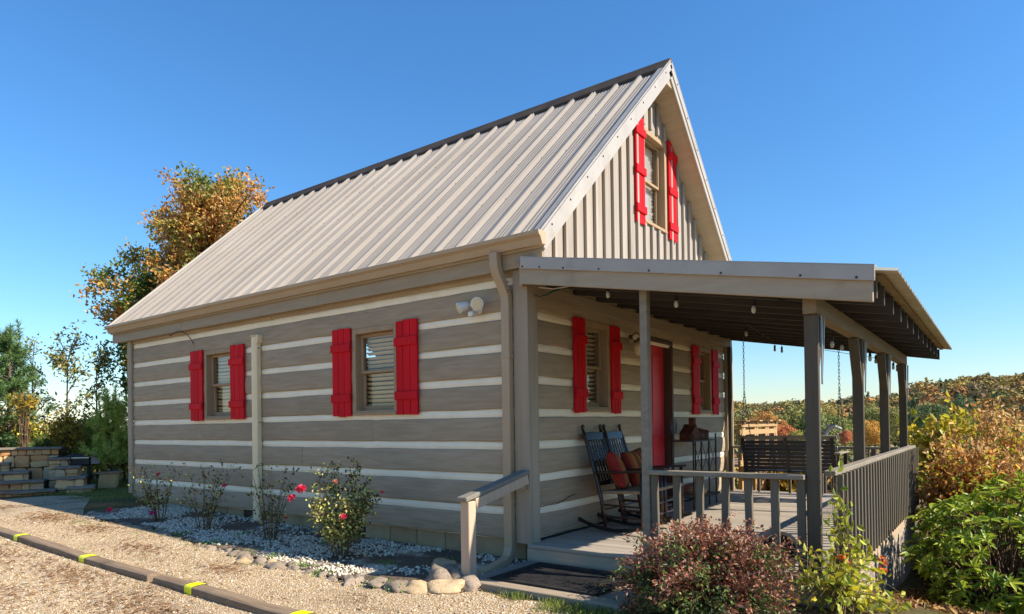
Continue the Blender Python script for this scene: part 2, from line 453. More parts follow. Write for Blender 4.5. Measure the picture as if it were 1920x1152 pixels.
mat_timber = pmat("weathered landscape timber", lin(0.170, 0.112, 0.066), lin(0.323, 0.231, 0.150), (9, .35, 9), 5, 9, .25, .75, .85, .15, bump=.9, bdist=.008, grain=7,
                  stain=lin(0.093, 0.066, 0.045), stain_s=2.0, stain_amt=.7)
mat_step = pmat("weathered landing timber", lin(.27, .20, .13), lin(.42, .33, .23), (9, .4, 9), 5, 9, .25, .75, .8, .15, bump=.9, bdist=.008, grain=7,
                stain=lin(.16, .12, .08), stain_s=3.0, stain_amt=.6)
mat_yellow = pmat("fluorescent yellow tape", lin(.78, .80, .0), lin(.82, .84, .01), rough=.4, spec=.4)
mat_grey = pmat("grey cabinet paint", lin(.30, .255, .24), lin(.35, .30, .285), rough=.5, spec=.3)
mat_cabinet = mat_grey
mat_bulb = pmat("clear bulb glass", lin(0.440, 0.413, 0.338), lin(0.496, 0.465, 0.390), rough=.12, spec=.6)
mat_lampwhite = pmat("white floodlight plastic", lin(.70, .68, .62), lin(.74, .72, .66), rough=.4, spec=.4)
mat_lens = pmat("cream lamp lens", lin(.72, .60, .36), lin(.76, .64, .40), rough=.3, spec=.4)
mat_brass = pmat("aged brass", lin(.30, .19, .07), lin(.40, .26, .10), rough=.35, spec=.5, metal=.7)
mat_cord = pmat("black cord", lin(.015, .016, .015), rough=.5)
mat_whitecord = pmat("white cord", lin(.6, .58, .54), rough=.5)
mat_bark = pmat("grey brown bark", lin(.085, .065, .048), lin(.16, .125, .095), (6, 6, 1.2), 4, 8, .3, .7, .9, .1, bump=.8, bdist=.02, grain=8)
mat_twig = pmat("brown twig", lin(.11, .065, .040), lin(.19, .12, .075), (6, 6, 2), 4, 5, rough=.8, spec=.15)
mat_greentwig = pmat("green brown cane", lin(.10, .085, .035), lin(.17, .10, .05), (6, 6, 2), 4, 5, rough=.7, spec=.2)

def stone_mat(name, a, b, r=.85):
    return pmat(name, a, b, (1, 1, 1), 6, 8, .3, .7, r, .2, bump=.7, bdist=.012, rnd=.22, grain=11, stain=lin(.18, .13, .09), stain_s=3.0, stain_amt=.5)
mat_stone_tan = stone_mat("tan wall stone", lin(0.675, 0.397, 0.180), lin(0.900, 0.568, 0.279))
mat_stone_grey = stone_mat("grey wall stone", lin(0.486, 0.343, 0.205), lin(0.680, 0.488, 0.289))
mat_stone_rust = stone_mat("rusty wall stone", lin(0.562, 0.266, 0.102), lin(0.718, 0.375, 0.162))
mat_flag = stone_mat("bluestone cap", lin(0.220, 0.180, 0.140), lin(0.308, 0.250, 0.187))
mat_mortar = pmat("dark mortar", lin(0.091, 0.077, 0.063), lin(0.126, 0.105, 0.087), (1, 1, 1), 14, 6, rough=.95, spec=.1, bump=.5, bdist=.006)
mat_rock = stone_mat("brown edging stone", lin(.22, .165, .115), lin(.34, .27, .20))
mat_rock_gold = stone_mat("golden edging stone", lin(.45, .30, .15), lin(.58, .43, .26))

def glass_mat(name, refl=1.0, tint=(1, 1, 1, 1)):
    m, nt, out = new_mat(name)
    lw = node(nt, "ShaderNodeLayerWeight"); lw.inputs[0].default_value = .5
    fr = node(nt, "ShaderNodeMath", operation='POWER'); fr.inputs[1].default_value = 4.0; nt.links.new(lw.outputs["Facing"], fr.inputs[0])
    t = node(nt, "ShaderNodeBsdfTransparent"); t.inputs[0].default_value = tint
    g = node(nt, "ShaderNodeBsdfGlossy"); g.inputs["Roughness"].default_value = .02
    mu = node(nt, "ShaderNodeMath", operation='MULTIPLY_ADD'); mu.inputs[1].default_value = .8*refl; mu.inputs[2].default_value = .028*refl
    nt.links.new(fr.outputs[0], mu.inputs[0])
    mx = node(nt, "ShaderNodeMixShader")
    nt.links.new(mu.outputs[0], mx.inputs[0]); nt.links.new(t.outputs[0], mx.inputs[1]); nt.links.new(g.outputs[0], mx.inputs[2])
    nt.links.new(mx.outputs[0], out.inputs[0]); return m
mat_glass = glass_mat("window glass")

def stripe_mat():
    m, nt, out = new_mat("striped rust cushion cloth")
    b = node(nt, "ShaderNodeBsdfPrincipled"); b.inputs["Roughness"].default_value = .9; b.inputs["Specular IOR Level"].default_value = .1
    tc = node(nt, "ShaderNodeTexCoord"); sx = node(nt, "ShaderNodeSeparateXYZ")
    nt.links.new(tc.outputs["Generated"], sx.inputs[0])
    cr_ = node(nt, "ShaderNodeValToRGB"); cr_.color_ramp.interpolation = 'CONSTANT'
    red, rust, olive, org, mar = lin(.30, .030, .022), lin(.34, .085, .025), lin(.14, .095, .025), lin(.46, .15, .035), lin(.16, .012, .02)
    pat = [(0, red), (.10, rust), (.20, org), (.30, red), (.36, olive), (.46, org), (.52, mar), (.58, rust), (.66, olive), (.74, mar), (.80, org), (.9, red)]
    e = cr_.color_ramp.elements
    while len(e) < len(pat): e.new(.5)
    for i, (p, c) in enumerate(pat): e[i].position = p; e[i].color = c
    nt.links.new(sx.outputs[0], cr_.inputs[0]); nt.links.new(cr_.outputs[0], b.inputs["Base Color"])
    bp = node(nt, "ShaderNodeBump"); bp.inputs["Strength"].default_value = .4; bp.inputs["Distance"].default_value = .003
    nt.links.new(tex_noise(nt, (1, 1, 1), 160, 3), bp.inputs["Height"]); nt.links.new(bp.outputs[0], b.inputs["Normal"])
    nt.links.new(b.outputs[0], out.inputs[0]); return m
mat_stripe = stripe_mat()

def ground_mats():
    # rough ground: soil, thin grass, leaf litter
    m, nt, out = new_mat("grassy soil")
    b = node(nt, "ShaderNodeBsdfPrincipled"); b.inputs["Roughness"].default_value = .95; b.inputs["Specular IOR Level"].default_value = .1
    n1 = tex_noise(nt, (1, 1, 1), .9, 8, .6); n2 = tex_noise(nt, (1, 1, 1), 9, 8, .7, (4, 2, 0)); n3 = tex_noise(nt, (1, 1, 1), .35, 5, .6, (9, 1, 0))
    c = mixc(nt, ramp(nt, n2, .3, .7), lin(.085, .080, .025), lin(.15, .115, .045))
    c = mixc(nt, ramp(nt, n1, .50, .66), c, lin(.30, .165, .06))
    c = mixc(nt, ramp(nt, n3, .5, .7), c, lin(.16, .11, .065))
    nt.links.new(c, b.inputs["Base Color"])
    bp = node(nt, "ShaderNodeBump"); bp.inputs["Strength"].default_value = .8; bp.inputs["Distance"].default_value = .03
    nt.links.new(tex_noise(nt, (1, 1, 1), 25, 8, .7), bp.inputs["Height"]); nt.links.new(bp.outputs[0], b.inputs["Normal"])
    nt.links.new(b.outputs[0], out.inputs[0]); g = m
    # gravel
    m, nt, out = new_mat("tan pea gravel")
    b = node(nt, "ShaderNodeBsdfPrincipled"); b.inputs["Roughness"].default_value = .9; b.inputs["Specular IOR Level"].default_value = .15
    tc = node(nt, "ShaderNodeTexCoord")
    vo = node(nt, "ShaderNodeTexVoronoi"); vo.inputs["Scale"].default_value = 75
    nt.links.new(tc.outputs["Object"], vo.inputs["Vector"])
    sep = node(nt, "ShaderNodeSeparateColor"); nt.links.new(vo.outputs["Color"], sep.inputs[0])
    c = mixc(nt, sep.outputs[0], lin(.31, .210, .112), lin(.60, .44, .262))
    c = mixc(nt, ramp(nt, sep.outputs[1], .82, .9), c, lin(.68, .60, .48))
    n1 = tex_noise(nt, (1, .6, 1), 1.3, 8, .65); n2 = tex_noise(nt, (1, .6, 1), .55, 6, .6, (5, 5, 0))
    c = mixc(nt, ramp(nt, n1, .55, .68), c, lin(.20, .125, .070))
    nn = node(nt, "ShaderNodeMath", operation='MULTIPLY'); nn.inputs[1].default_value = .45
    nt.links.new(ramp(nt, n2, .5, .75), nn.inputs[0])
    c = mixc(nt, nn.outputs[0], c, lin(.22, .155, .10))
    nt.links.new(c, b.inputs["Base Color"])
    bp = node(nt, "ShaderNodeBump"); bp.inputs["Strength"].default_value = .9; bp.inputs["Distance"].default_value = .012; bp.invert = True
    nt.links.new(vo.outputs["Distance"], bp.inputs["Height"]); nt.links.new(bp.outputs[0], b.inputs["Normal"])
    nt.links.new(b.outputs[0], out.inputs[0]); gr = m
    # pebble bed
    m, nt, out = new_mat("white pebble bed")
    b = node(nt, "ShaderNodeBsdfPrincipled"); b.inputs["Roughness"].default_value = .85
    tc = node(nt, "ShaderNodeTexCoord")
    vo = node(nt, "ShaderNodeTexVoronoi"); vo.inputs["Scale"].default_value = 42
    nt.links.new(tc.outputs["Object"], vo.inputs["Vector"])
    sep = node(nt, "ShaderNodeSeparateColor"); nt.links.new(vo.outputs["Color"], sep.inputs[0])
    c = mixc(nt, sep.outputs[0], lin(.44, .36, .27), lin(.70, .60, .47))
    n1 = tex_noise(nt, (1, 1, 1), 1.7, 8, .65, (2, 2, 0))
    c = mixc(nt, ramp(nt, n1, .36, .48), c, lin(.11, .072, .045))
    nt.links.new(c, b.inputs["Base Color"])
    bp = node(nt, "ShaderNodeBump"); bp.inputs["Strength"].default_value = .9; bp.inputs["Distance"].default_value = .015; bp.invert = True
    nt.links.new(vo.outputs["Distance"], bp.inputs["Height"]); nt.links.new(bp.outputs[0], b.inputs["Normal"])
    nt.links.new(b.outputs[0], out.inputs[0])
    return g, gr, m
mat_ground, mat_gravel, mat_pebble = ground_mats()

def island_mat(name, cols, rough=.85, bump=False):
    m, nt, out = new_mat(name)
    b = node(nt, "ShaderNodeBsdfPrincipled"); b.inputs["Roughness"].default_value = rough; b.inputs["Specular IOR Level"].default_value = .2
    g = node(nt, "ShaderNodeNewGeometry"); cr_ = node(nt, "ShaderNodeValToRGB"); e = cr_.color_ramp.elements
    while len(e) < len(cols): e.new(.5)
    for i, c in enumerate(cols): e[i].position = i/(len(cols)-1); e[i].color = c
    nt.links.new(g.outputs["Random Per Island"], cr_.inputs[0]); nt.links.new(cr_.outputs[0], b.inputs["Base Color"])
    nt.links.new(b.outputs[0], out.inputs[0]); return m
mat_gravelstone = island_mat("gravel stones", [lin(.19, .125, .065), lin(.57, .42, .245), lin(.40, .28, .155), lin(.78, .63, .42), lin(.31, .21, .115), lin(.60, .45, .27)])
mat_chip = island_mat("white stone chips", [lin(0.571, 0.475, 0.352), lin(0.836, 0.731, 0.560), lin(0.694, 0.580, 0.432), lin(0.408, 0.323, 0.232), lin(0.796, 0.684, 0.520)])

# ------------------------------------------------------------------ ground, gravel, bed
def sinh_axis(n, near, far, c):
    t = np.linspace(-1, 1, n); k = np.arcsinh(far/near)
    return c + near*np.sinh(t*k)
gxs = sinh_axis(330, 2.2, 4000, 0.0); gys = sinh_axis(330, 2.2, 4000, 1.0)
X, Y = np.meshgrid(gxs, gys, indexing='ij')
Zg = ground_z(X, Y)
V = np.stack([X, Y, Zg], -1).reshape(-1, 3)
n = len(gys); ii, jj = np.meshgrid(np.arange(len(gxs)-1), np.arange(n-1), indexing='ij')
a = (ii*n+jj).ravel()
F = np.stack([a, a+n, a+n+1, a+1], 1)
tag(np_mesh("ground", V, F, mat_ground, smooth=True), kind="structure")

def strip_sheet(name, ys, xl, xr, m, mat, dz):
    """sheet over the terrain between two edge curves"""
    t = np.linspace(0, 1, m)
    X = xl[:, None]*(1-t)+xr[:, None]*t; Y = np.repeat(ys[:, None], m, 1)
    V = np.stack([X, Y, ground_z(X, Y)+dz], -1).reshape(-1, 3)
    ii, jj = np.meshgrid(np.arange(len(ys)-1), np.arange(m-1), indexing='ij'); a = (ii*m+jj).ravel()
    return tag(np_mesh(name, V, np.stack([a, a+1, a+m+1, a+m], 1), mat, smooth=True), kind="structure")

def bed_edge(y):   # outer edge of the pebble bed
    y = np.asarray(y, float)
    return np.interp(y, [-.3, .05, .5, 1.0, 2.0, 2.7, 4.0, 4.8, 6.3, 6.9], [-1.02, -1.24, -1.36, -1.38, -1.30, -1.28, -1.21, -1.08, -1.27, -.9])
ys = np.linspace(-9, 8.4, 240)
xr = np.where(ys < -.2, np.interp(ys, [-9, -3.2, -1.6, -.2], [-2.2, -1.75, -1.25, -1.0]), bed_edge(ys)-.02) + .05*np.sin(ys*5.1)+.03*np.sin(ys*13)
xr = np.where(ys > 6.3, np.interp(ys, [6.3, 7.2, 8.4], [-1.25, -.9, -.35]), xr)
strip_sheet("gravel_driveway", ys, np.full_like(ys, -34.0), xr, 150, mat_gravel, .010)  # widened far out of view to bounce more sunlight onto the side wall
ys2 = np.linspace(8.15, 9.6, 30)
strip_sheet("gravel_path", ys2, -2.6+.1*np.sin(ys2*6), np.interp(ys2, [8.1, 8.9, 9.6], [-.45, -.2, -.5])+.06*np.sin(ys2*9), 20, mat_gravel, .016)
ys = np.linspace(-.25, 6.75, 90)
strip_sheet("pebble_bed", ys, bed_edge(ys), np.full_like(ys, .05), 24, mat_pebble, .020)

def scatter_stones(name, P, size, mat, squash=.6, rng=RNG):
    n = len(P)
    base = np.array([[1, 0, 0], [-1, 0, 0], [0, 1, 0], [0, -1, 0], [0, 0, 1], [0, 0, -1]], float)
    fc = np.array([[0, 2, 4], [2, 1, 4], [1, 3, 4], [3, 0, 4], [2, 0, 5], [1, 2, 5], [3, 1, 5], [0, 3, 5]])
    an = rng.uniform(0, 2*np.pi, n); c, s = np.cos(an), np.sin(an)
    jit = base[None]*rng.uniform(.65, 1.35, (n, 6, 1)) + rng.normal(0, .18, (n, 6, 3))
    jit[:, :, 2] *= squash; jit *= size[:, None, None]
    tl = rng.normal(0, .3, n)[:, None]
    x = jit[:, :, 0]*c[:, None]-jit[:, :, 1]*s[:, None]; y = jit[:, :, 0]*s[:, None]+jit[:, :, 1]*c[:, None]
    V = np.stack([x, y, jit[:, :, 2]+tl*x], -1) + P[:, None, :]
    F = (fc[None]+(np.arange(n)*6)[:, None, None]).reshape(-1, 3)
    return tag(np_mesh(name, V.reshape(-1, 3), F, mat), kind="stuff")
# gravel stones where the camera is close enough to tell them apart
m = 150000
lat = RNG.uniform(-.80, .30, m); dep = 2.6+RNG.random(m)**1.35*6.5
P = CAM[None, :2] + dep[:, None]*(cf[:2][None]+lat[:, None]*cr[:2][None])
edge = np.where(P[:, 1] < -.2, np.interp(P[:, 1], [-9, -3.2, -1.6, -.2], [-2.2, -1.75, -1.25, -1.0]), bed_edge(P[:, 1]))
keep = (P[:, 0] < edge-.04+RNG.normal(0, .04, m)) & (P[:, 1] < 7.2)
STRAW = [(-1.75, 8.3, .5, .35), (-1.55, 6.6, .35, .7), (-1.55, 5.2, .25, .5), (-1.75, 3.6, .22, .5), (-2.62, 3.0, .25, .8), (-2.9, 4.6, .5, .9), (-2.75, 1.5, .3, .7), (-3.5, 2.6, .6, .5), (-1.75, 2.1, .2, .4), (-3.0, 6.2, .5, .6)]
straw_q = np.min([((P[:, 0]-a)/c)**2+((P[:, 1]-b)/d)**2 for a, b, c, d in STRAW], axis=0)
keep &= (straw_q > .7) | (RNG.random(m) < .45)
P = P[keep]; sz = RNG.uniform(.0028, .0065, len(P))*(1+1.2*(RNG.random(len(P)) > .96))
P3 = np.column_stack([P, ground_z(P[:, 0], P[:, 1])+.010+sz*.25])
scatter_stones("gravel", P3, sz, mat_gravelstone)
m = 11000
yy = RNG.uniform(-.15, 6.6, m); xx = bed_edge(yy)+.03+RNG.random(m)*(-.02-bed_edge(yy))
dens = np.array([mnoise.noise(Vector((a*1.5, b*1.5, 3.3))) for a, b in zip(xx, yy)])
keep = dens+RNG.normal(0, .10, m) > .06-.12*np.exp(-((yy-5.7)/.7)**2)-.10*np.exp(-((yy-.6)/.8)**2)+.10*np.exp(-((yy-3.9)/1.3)**2)
xx, yy = xx[keep], yy[keep]; sz = RNG.uniform(.008, .019, len(xx))
scatter_stones("white_pebbles", np.column_stack([xx, yy, ground_z(xx, yy)+.020+sz*.4]), sz, mat_chip, .8)
# ------------------------------------------------------------------ log cabin
W, D = 5.52, 7.75
SL, ZR, XR = .945, 5.55, 2.76
def zr(x): return ZR - SL*abs(x-XR)
Z0, PITCHR = 2.4566, .305
def zc(i): return Z0-PITCHR*i
cabin = thing("log_cabin", "grey log cabin with cream chinking, red shutters and ribbed ivory metal roof", "house", (0, 0, 0))

TL = lambda u, w, z: (-w, u, z)      # left wall: u along y, w outward
TF = lambda u, w, z: (u, -w, z)      # front wall: u along x, w outward
def tbox(mb, T, u0, u1, w0, w1, z0, z1):
    a = T(u0, w0, z0); b = T(u1, w1, z1)
    mb.box(min(a[0], b[0]), max(a[0], b[0]), min(a[1], b[1]), max(a[1], b[1]), min(a[2], b[2]), max(a[2], b[2]))
    return mb

rl = random.Random(11)
def cut(u0, u1, z0, z1, openings):
    """split a horizontal run where openings (u0,u1,z0,z1) interrupt it"""
    runs = [(u0, u1)]
    for a, b, c, d in openings:
        if min(d, z1)-max(c, z0) > .03:
            nr = []
            for s, e in runs:
                if b <= s or a >= e: nr.append((s, e)); continue
                if a > s: nr.append((s, a))
                if b < e: nr.append((b, e))
            runs = nr
    return runs

def log_wall(name, T, u0, u1, ztop, openings, mat, rows, joints):
    core = MB()
    us = sorted({u0, u1, *[o[0] for o in openings], *[o[1] for o in openings]})
    for a, b in zip(us[:-1], us[1:]):
        op = [o for o in openings if o[0] <= a+1e-6 and o[1] >= b-1e-6]
        if not op: tbox(core, T, a, b, -.16, -.035, .055, ztop)
        else:
            if op[0][2] > .1: tbox(core, T, a, b, -.16, -.035, .055, op[0][2])
            tbox(core, T, a, b, -.16, -.035, op[0][3], ztop)
    wall = core.build(name, mat_chink, cabin)
    for i in rows:
        zt = (zc(i)-.0375) if i >= 0 else ztop
        zb = (zc(i+1)+.0375) if i < 7 else .066
        for s, e in cut(u0, u1, zb, zt, openings):
            cuts = [s]+[j for j in joints.get(i, []) if s+.4 < j < e-.4]+[e]
            for a, b in zip(cuts[:-1], cuts[1:]):
                u_a, u_b = a+(.0015 if a != s else 0), b-(.0015 if b != e else 0)
                m = MB(); n = max(2, int((u_b-u_a)/.16)); w0 = rl.uniform(-.004, .004); ph = rl.uniform(0, 9); vs = []
                for k in range(n+1):
                    u = u_a+(u_b-u_a)*k/n
                    f = lambda q: mnoise.noise(Vector((u*2.1, ph+q*7.3, i*3.7)))*.012
                    lo, hi, w = zb+f(1)*.7, zt+f(2)*.7, w0+f(3)*.35
                    mid = (lo+hi)/2
                    vs += [T(u, -.036, lo), T(u, w-.010, lo), T(u, w-.002, lo+.012), T(u, w+.005, mid-.03), T(u, w+.005+f(4)*.3, mid+.03), T(u, w-.002, hi-.012), T(u, w-.010, hi), T(u, -.036, hi)]
                fs = [(k*8+j, k*8+(j+1) % 8, (k+1)*8+(j+1) % 8, (k+1)*8+j) for k in range(n) for j in range(8)]
                fs += [tuple(range(8)), tuple(n*8+j for j in range(8))]
                m.add(vs, fs); m.build("log", mat, wall, smooth=False)
    for i in range(0, 8):
        if i not in rows and i-1 not in rows: continue
        if zc(i) > ztop-.05: continue
        for s, e in cut(u0, u1, zc(i)-.03, zc(i)+.03, openings):
            m = MB()
            n = max(2, int((e-s)/.22)); vs = []
            for k in range(n+1):
                u = s+(e-s)*k/n; ja, jb, jc = rl.uniform(-.0035, .0035), rl.uniform(-.0035, .0035), rl.uniform(-.003, .003)
                vs += [T(u, -.036, zc(i)-.046), T(u, -.020, zc(i)-.040+ja), T(u, -.011+jc, zc(i)-.012), T(u, -.014+jc, zc(i)+.018), T(u, -.024, zc(i)+.040+jb), T(u, -.036, zc(i)+.046)]
            fs = []
            for k in range(n):
                for j in range(5): a = k*6+j; fs.append((a, a+1, a+7, a+6))
            fs += [tuple(range(6)), tuple(n*6+j for j in range(6))]
            m.add(vs, fs); m.build("chinking", mat_chink, wall, smooth=False)
    return wall

open_left = [(1.655, 2.355, 1.27, 2.20), (4.79, 5.49, 1.27, 2.20)]
open_front = [(1.045, 1.61, 1.27, 2.20), (2.47, 3.345, .0, 2.15), (4.285, 4.81, 1.27, 2.20)]
side_wall = log_wall("side_wall", TL, .08, 7.70, 2.62, open_left, mat_log_y, range(-1, 8),
                     {-1: [3.9], 0: [5.2], 1: [], 4: [2.05, 5.6], 5: [3.3], 6: [4.05, .95], 7: [2.6], 3: [3.4]})
front_wall = log_wall("front_wall", TF, .10, 5.42, 2.60, open_front, mat_log_x, range(0, 8), {4: [2.0], 5: [1.7], 7: [1.4]})
MB().box(5.36, 5.52, .16, 7.6, .05, 2.62).build("right_wall", mat_log_y, cabin)
MB().box(.16, 5.52, 7.6, 7.75, .05, 2.62).build("rear_wall", mat_log_x, cabin)
MB().box(.16, 5.36, .16, 7.6, .0, .05).build("floor_inside", mat_interior, cabin)
# corner boards
for b in ((-.045, .0, -.062, .10, .045, 2.54), (.0015, .12, -.062, -.001, .045, 2.60)):
    MB().box(*b).build("corner_board", mat_trim, cabin, bevel=.006, segs=2)
MB().box(-.035, 0, 7.66, 7.785, .12, 2.56).build("corner_board", mat_trim, cabin, bevel=.005)
MB().box(5.40, 5.52, -.05, -.001, .05, 2.5).build("corner_board", mat_trim, cabin, bevel=.005)

# foundation
fo = MB().box(.09, 5.4, .09, 7.6, -.5, .06).build("foundation", mat_mortar, cabin)
k = 0
for row, (zb, zt) in enumerate(((-.345, -.145), (-.139, .058))):
    y = .06 - .2*row
    while y < 7.65:
        a, b = max(y, .06), min(y+.392, 7.68); y += .40
        if row == 1 and (2.15 < (a+b)/2 < 2.55 or 4.35 < (a+b)/2 < 4.75): continue
        if b-a > .1: MB().box(.05+rl.uniform(-.004, .004), .12, a, b, zb, zt).build("block", mat_block, fo, bevel=.006)
for yv in (2.32, 4.5):
    m = MB()
    for q in range(5): m.box(.062, .085, yv-.2, yv+.2, -.13+q*.038, -.13+q*.038+.012)
    m.build("vent", mat_black, fo)

def window(T, u0, u1, z0, z1, blind_tilt=35, blinds=True, split=.5, flip=1, slat_mat=None):
    m = MB(); t = .048
    for (a, b, c, d) in ((u0-.012, u0+t, z0-.012, z1+.012), (u1-t, u1+.012, z0-.012, z1+.012), (u0+t, u1-t, z1-t, z1+.012), (u0+t, u1-t, z0-.012, z0+t*.7)):
        tbox(m, T, a, b, -.15, .014, c, d)
    fr = m.build("window", mat_window, cabin, bevel=.004)
    m = MB(); tbox(m, T, u0+.01, u1-.01, .014, .03, z0-.018, z0+.012); m.build("sill", mat_window, fr, bevel=.003)
    zm = z0+(z1-z0)*split; a, b = u0+t, u1-t
    for (c, d, wo, rail) in ((zm-.02, z1-t, -.062, .035), (z0+t*.7, zm+.02, -.092, .055)):
        m = MB(); s = .035
        for (p, q, e, f) in ((a, a+s, c, d), (b-s, b, c, d), (a+s, b-s, d-.034, d), (a+s, b-s, c, c+rail)):
            tbox(m, T, p, q, wo-.03, wo, e, f)
        m.build("sash", mat_window, fr, bevel=.004)
        m = MB(); tbox(m, T, a+s, b-s, wo-.016, wo-.012, c+rail, d-.034); m.build("pane", mat_glass, fr)
    if blinds:
        z = z0+.05; me = None; wcen = -.155
        hw = .024; an = math.radians(blind_tilt)
        while z < z1-.06:
            if me is None:
                m = MB(); vs = []
                for uu in (a+.01, b-.01):
                    for sw in (-1, 1):
                        for th in (-.0015, .0015):
                            vs.append(T(uu, wcen+sw*hw*math.cos(an)-th*math.sin(an), z+flip*sw*hw*math.sin(an)+th*math.cos(an)))
                m.add(vs, [(0, 1, 3, 2), (4, 6, 7, 5), (0, 2, 6, 4), (1, 5, 7, 3), (0, 4, 5, 1), (2, 3, 7, 6)])
                o = m.build("blind_slat", slat_mat or mat_blind, fr); me = o.data; zb = z
            else:
                o = bpy.data.objects.new("blind_slat", me); link(o, fr); o.location = (0, 0, z-zb); o.rotation_euler = (rl.uniform(-.002, .002), 0, 0)
            z += .048
    return fr

def shutter(T, u0, u1, z0, z1, fr=(.205, .775), bh=.088, skew=0.0):
    m = MB()
    root = None
    n = 3; w = (u1-u0)/n
    base = MB(); tbox(base, T, u0+.004, u1-.004, .008, .013, z0+.004, z1-.004)
    root = base.build("shutter", mat_red, cabin)
    for k in range(n):
        m = MB(); tbox(m, T, u0+k*w+.003, u0+(k+1)*w-.003, .013, .034+rl.uniform(-.001, .001), z0+rl.uniform(-.006, .006), z1+rl.uniform(-.006, .006))
        m.build("board", mat_red, root, bevel=.003)
    for f in fr:
        zz = z0+(z1-z0)*f
        m = MB(); tbox(m, T, u0-.012, u1+.006, .0345, .056, zz-bh/2, zz+bh/2); m.build("batten", mat_red, root, bevel=.004)
    return root

for (u0, u1) in ((1.655, 2.355), (4.79, 5.49)):
    window(TL, u0, u1, 1.27, 2.205)
for a, b, c, d in ((2.375, 2.69, 1.245, 2.24), (1.335, 1.65, 1.245, 2.235), (5.52, 5.845, 1.245, 2.235), (4.49, 4.815, 1.25, 2.235)):
    shutter(TL, a, b, c, d)
for (u0, u1) in ((1.055, 1.60), (4.296, 4.80)):
    window(TF, u0, u1, 1.27, 2.20, blind_tilt=25)
for a, b in ((.825, 1.045), (1.61, 1.83), (4.03, 4.28), (4.82, 5.06)):
    shutter(TF, a, b, 1.24, 2.21)
window(TF, 2.545, 3.235, 3.60, 4.75, blind_tilt=58, slat_mat=mat_lampwhite)
for a, b in ((2.30, 2.545), (3.285, 3.53)):
    shutter(TF, a, b, 3.535, 4.835, fr=(.13, .49, .85), bh=.095)

# door
m = MB()
for (a, b, c, d) in ((2.455, 2.50, .05, 2.19), (3.315, 3.36, .05, 2.19), (2.50, 3.315, 2.14, 2.19)):
    tbox(m, TF, a, b, -.16, .016, c, d)
door = m.build("door", pmat("brown door jamb", lin(.075, .048, .034), lin(.105, .068, .048), GRAINZ, 4, 6, rough=.6), cabin, bevel=.005)
m = MB(); tbox(m, TF, 2.502, 3.313, -.145, -.10, .06, 2.138)
dl = m.build("leaf", mat_red_door, door, bevel=.003)
for (a, b, c, d) in ((2.58, 2.86, .25, .95), (2.95, 3.23, .25, .95), (2.58, 2.86, 1.12, 2.0), (2.95, 3.23, 1.12, 2.0)):
    m = MB(); tbox(m, TF, a, b, -.10, -.092, c, d); m.build("panel", mat_red_door, door, bevel=.006)
m = MB(); m.lathe([(.012, 0), (.012, .03), (.028, .04), (.03, .055), (.02, .068)], (2.56, .0, 1.0), 10, 'y')
for i, v in enumerate(m.v): m.v[i] = (v[0], .098-v[1], v[2])
m.build("knob", mat_brass, door, smooth=True)
m = MB(); tbox(m, TF, 2.503, 3.312, -.14, .03, .052, .072); m.build("threshold", mat_galv, door)

# gable: board and batten
core = MB()
def clip_board(a, b):
    pts = lambda z0: [(a, z0), (b, z0)] + ([(b, zr(b)-.155), (XR, zr(XR)-.155), (a, zr(a)-.155)] if a < XR < b else [(b, zr(b)-.155), (a, zr(a)-.155)])
    return pts
gw0, gw1, gz0, gz1 = 2.545, 3.235, 3.60, 4.75
for a, b in ((.0, gw0), (gw0, XR), (XR, gw1), (gw1, W)):
    if a >= gw0 and b <= gw1:
        core.prism([(a, 2.6), (b, 2.6), (b, gz0), (a, gz0)], 'y', .03, .14)
        core.prism(clip_board(a, b)(gz1), 'y', .03, .14)
    else: core.prism(clip_board(a, b)(2.6), 'y', .03, .14)
gable = core.build("gable_wall", mat_gable, cabin)
bx = [.0]+[.09+.2055*k for k in range(27) if .09+.2055*k < W-.03]+[W]
for a, b in zip(bx[:-1], bx[1:]):
    yo = rl.uniform(-.002, .002)
    def put(aa, bb, poly):
        MB().prism(poly, 'y', yo, .031).build("board", mat_gable, gable)
    if b <= gw0 or a >= gw1: put(a, b, clip_board(a+.001, b-.001)(2.6))
    else:
        put(a, b, [(a+.001, 2.6), (b-.001, 2.6), (b-.001, gz0-.005), (a+.001, gz0-.005)])
        put(a, b, clip_board(a+.001, b-.001)(gz1+.005))
        if a < gw0: put(a, gw0, [(a+.001, gz0), (gw0-.002, gz0), (gw0-.002, gz1), (a+.001, gz1)])
        if b > gw1: put(gw1, b, [(gw1+.002, gz0), (b-.001, gz0), (b-.001, gz1), (gw1+.002, gz1)])
for x in bx[1:-1]:
    segs = [(2.6, zr(x)-.158-.03)]
    if gw0-.03 < x < gw1+.03: segs = [(2.6, gz0-.03), (gz1+.03, zr(x)-.19)]
    for c, d in segs:
        MB().box(x-.022, x+.022, -.037, -.0025, c, d).build("batten", mat_gable, gable, bevel=.003)

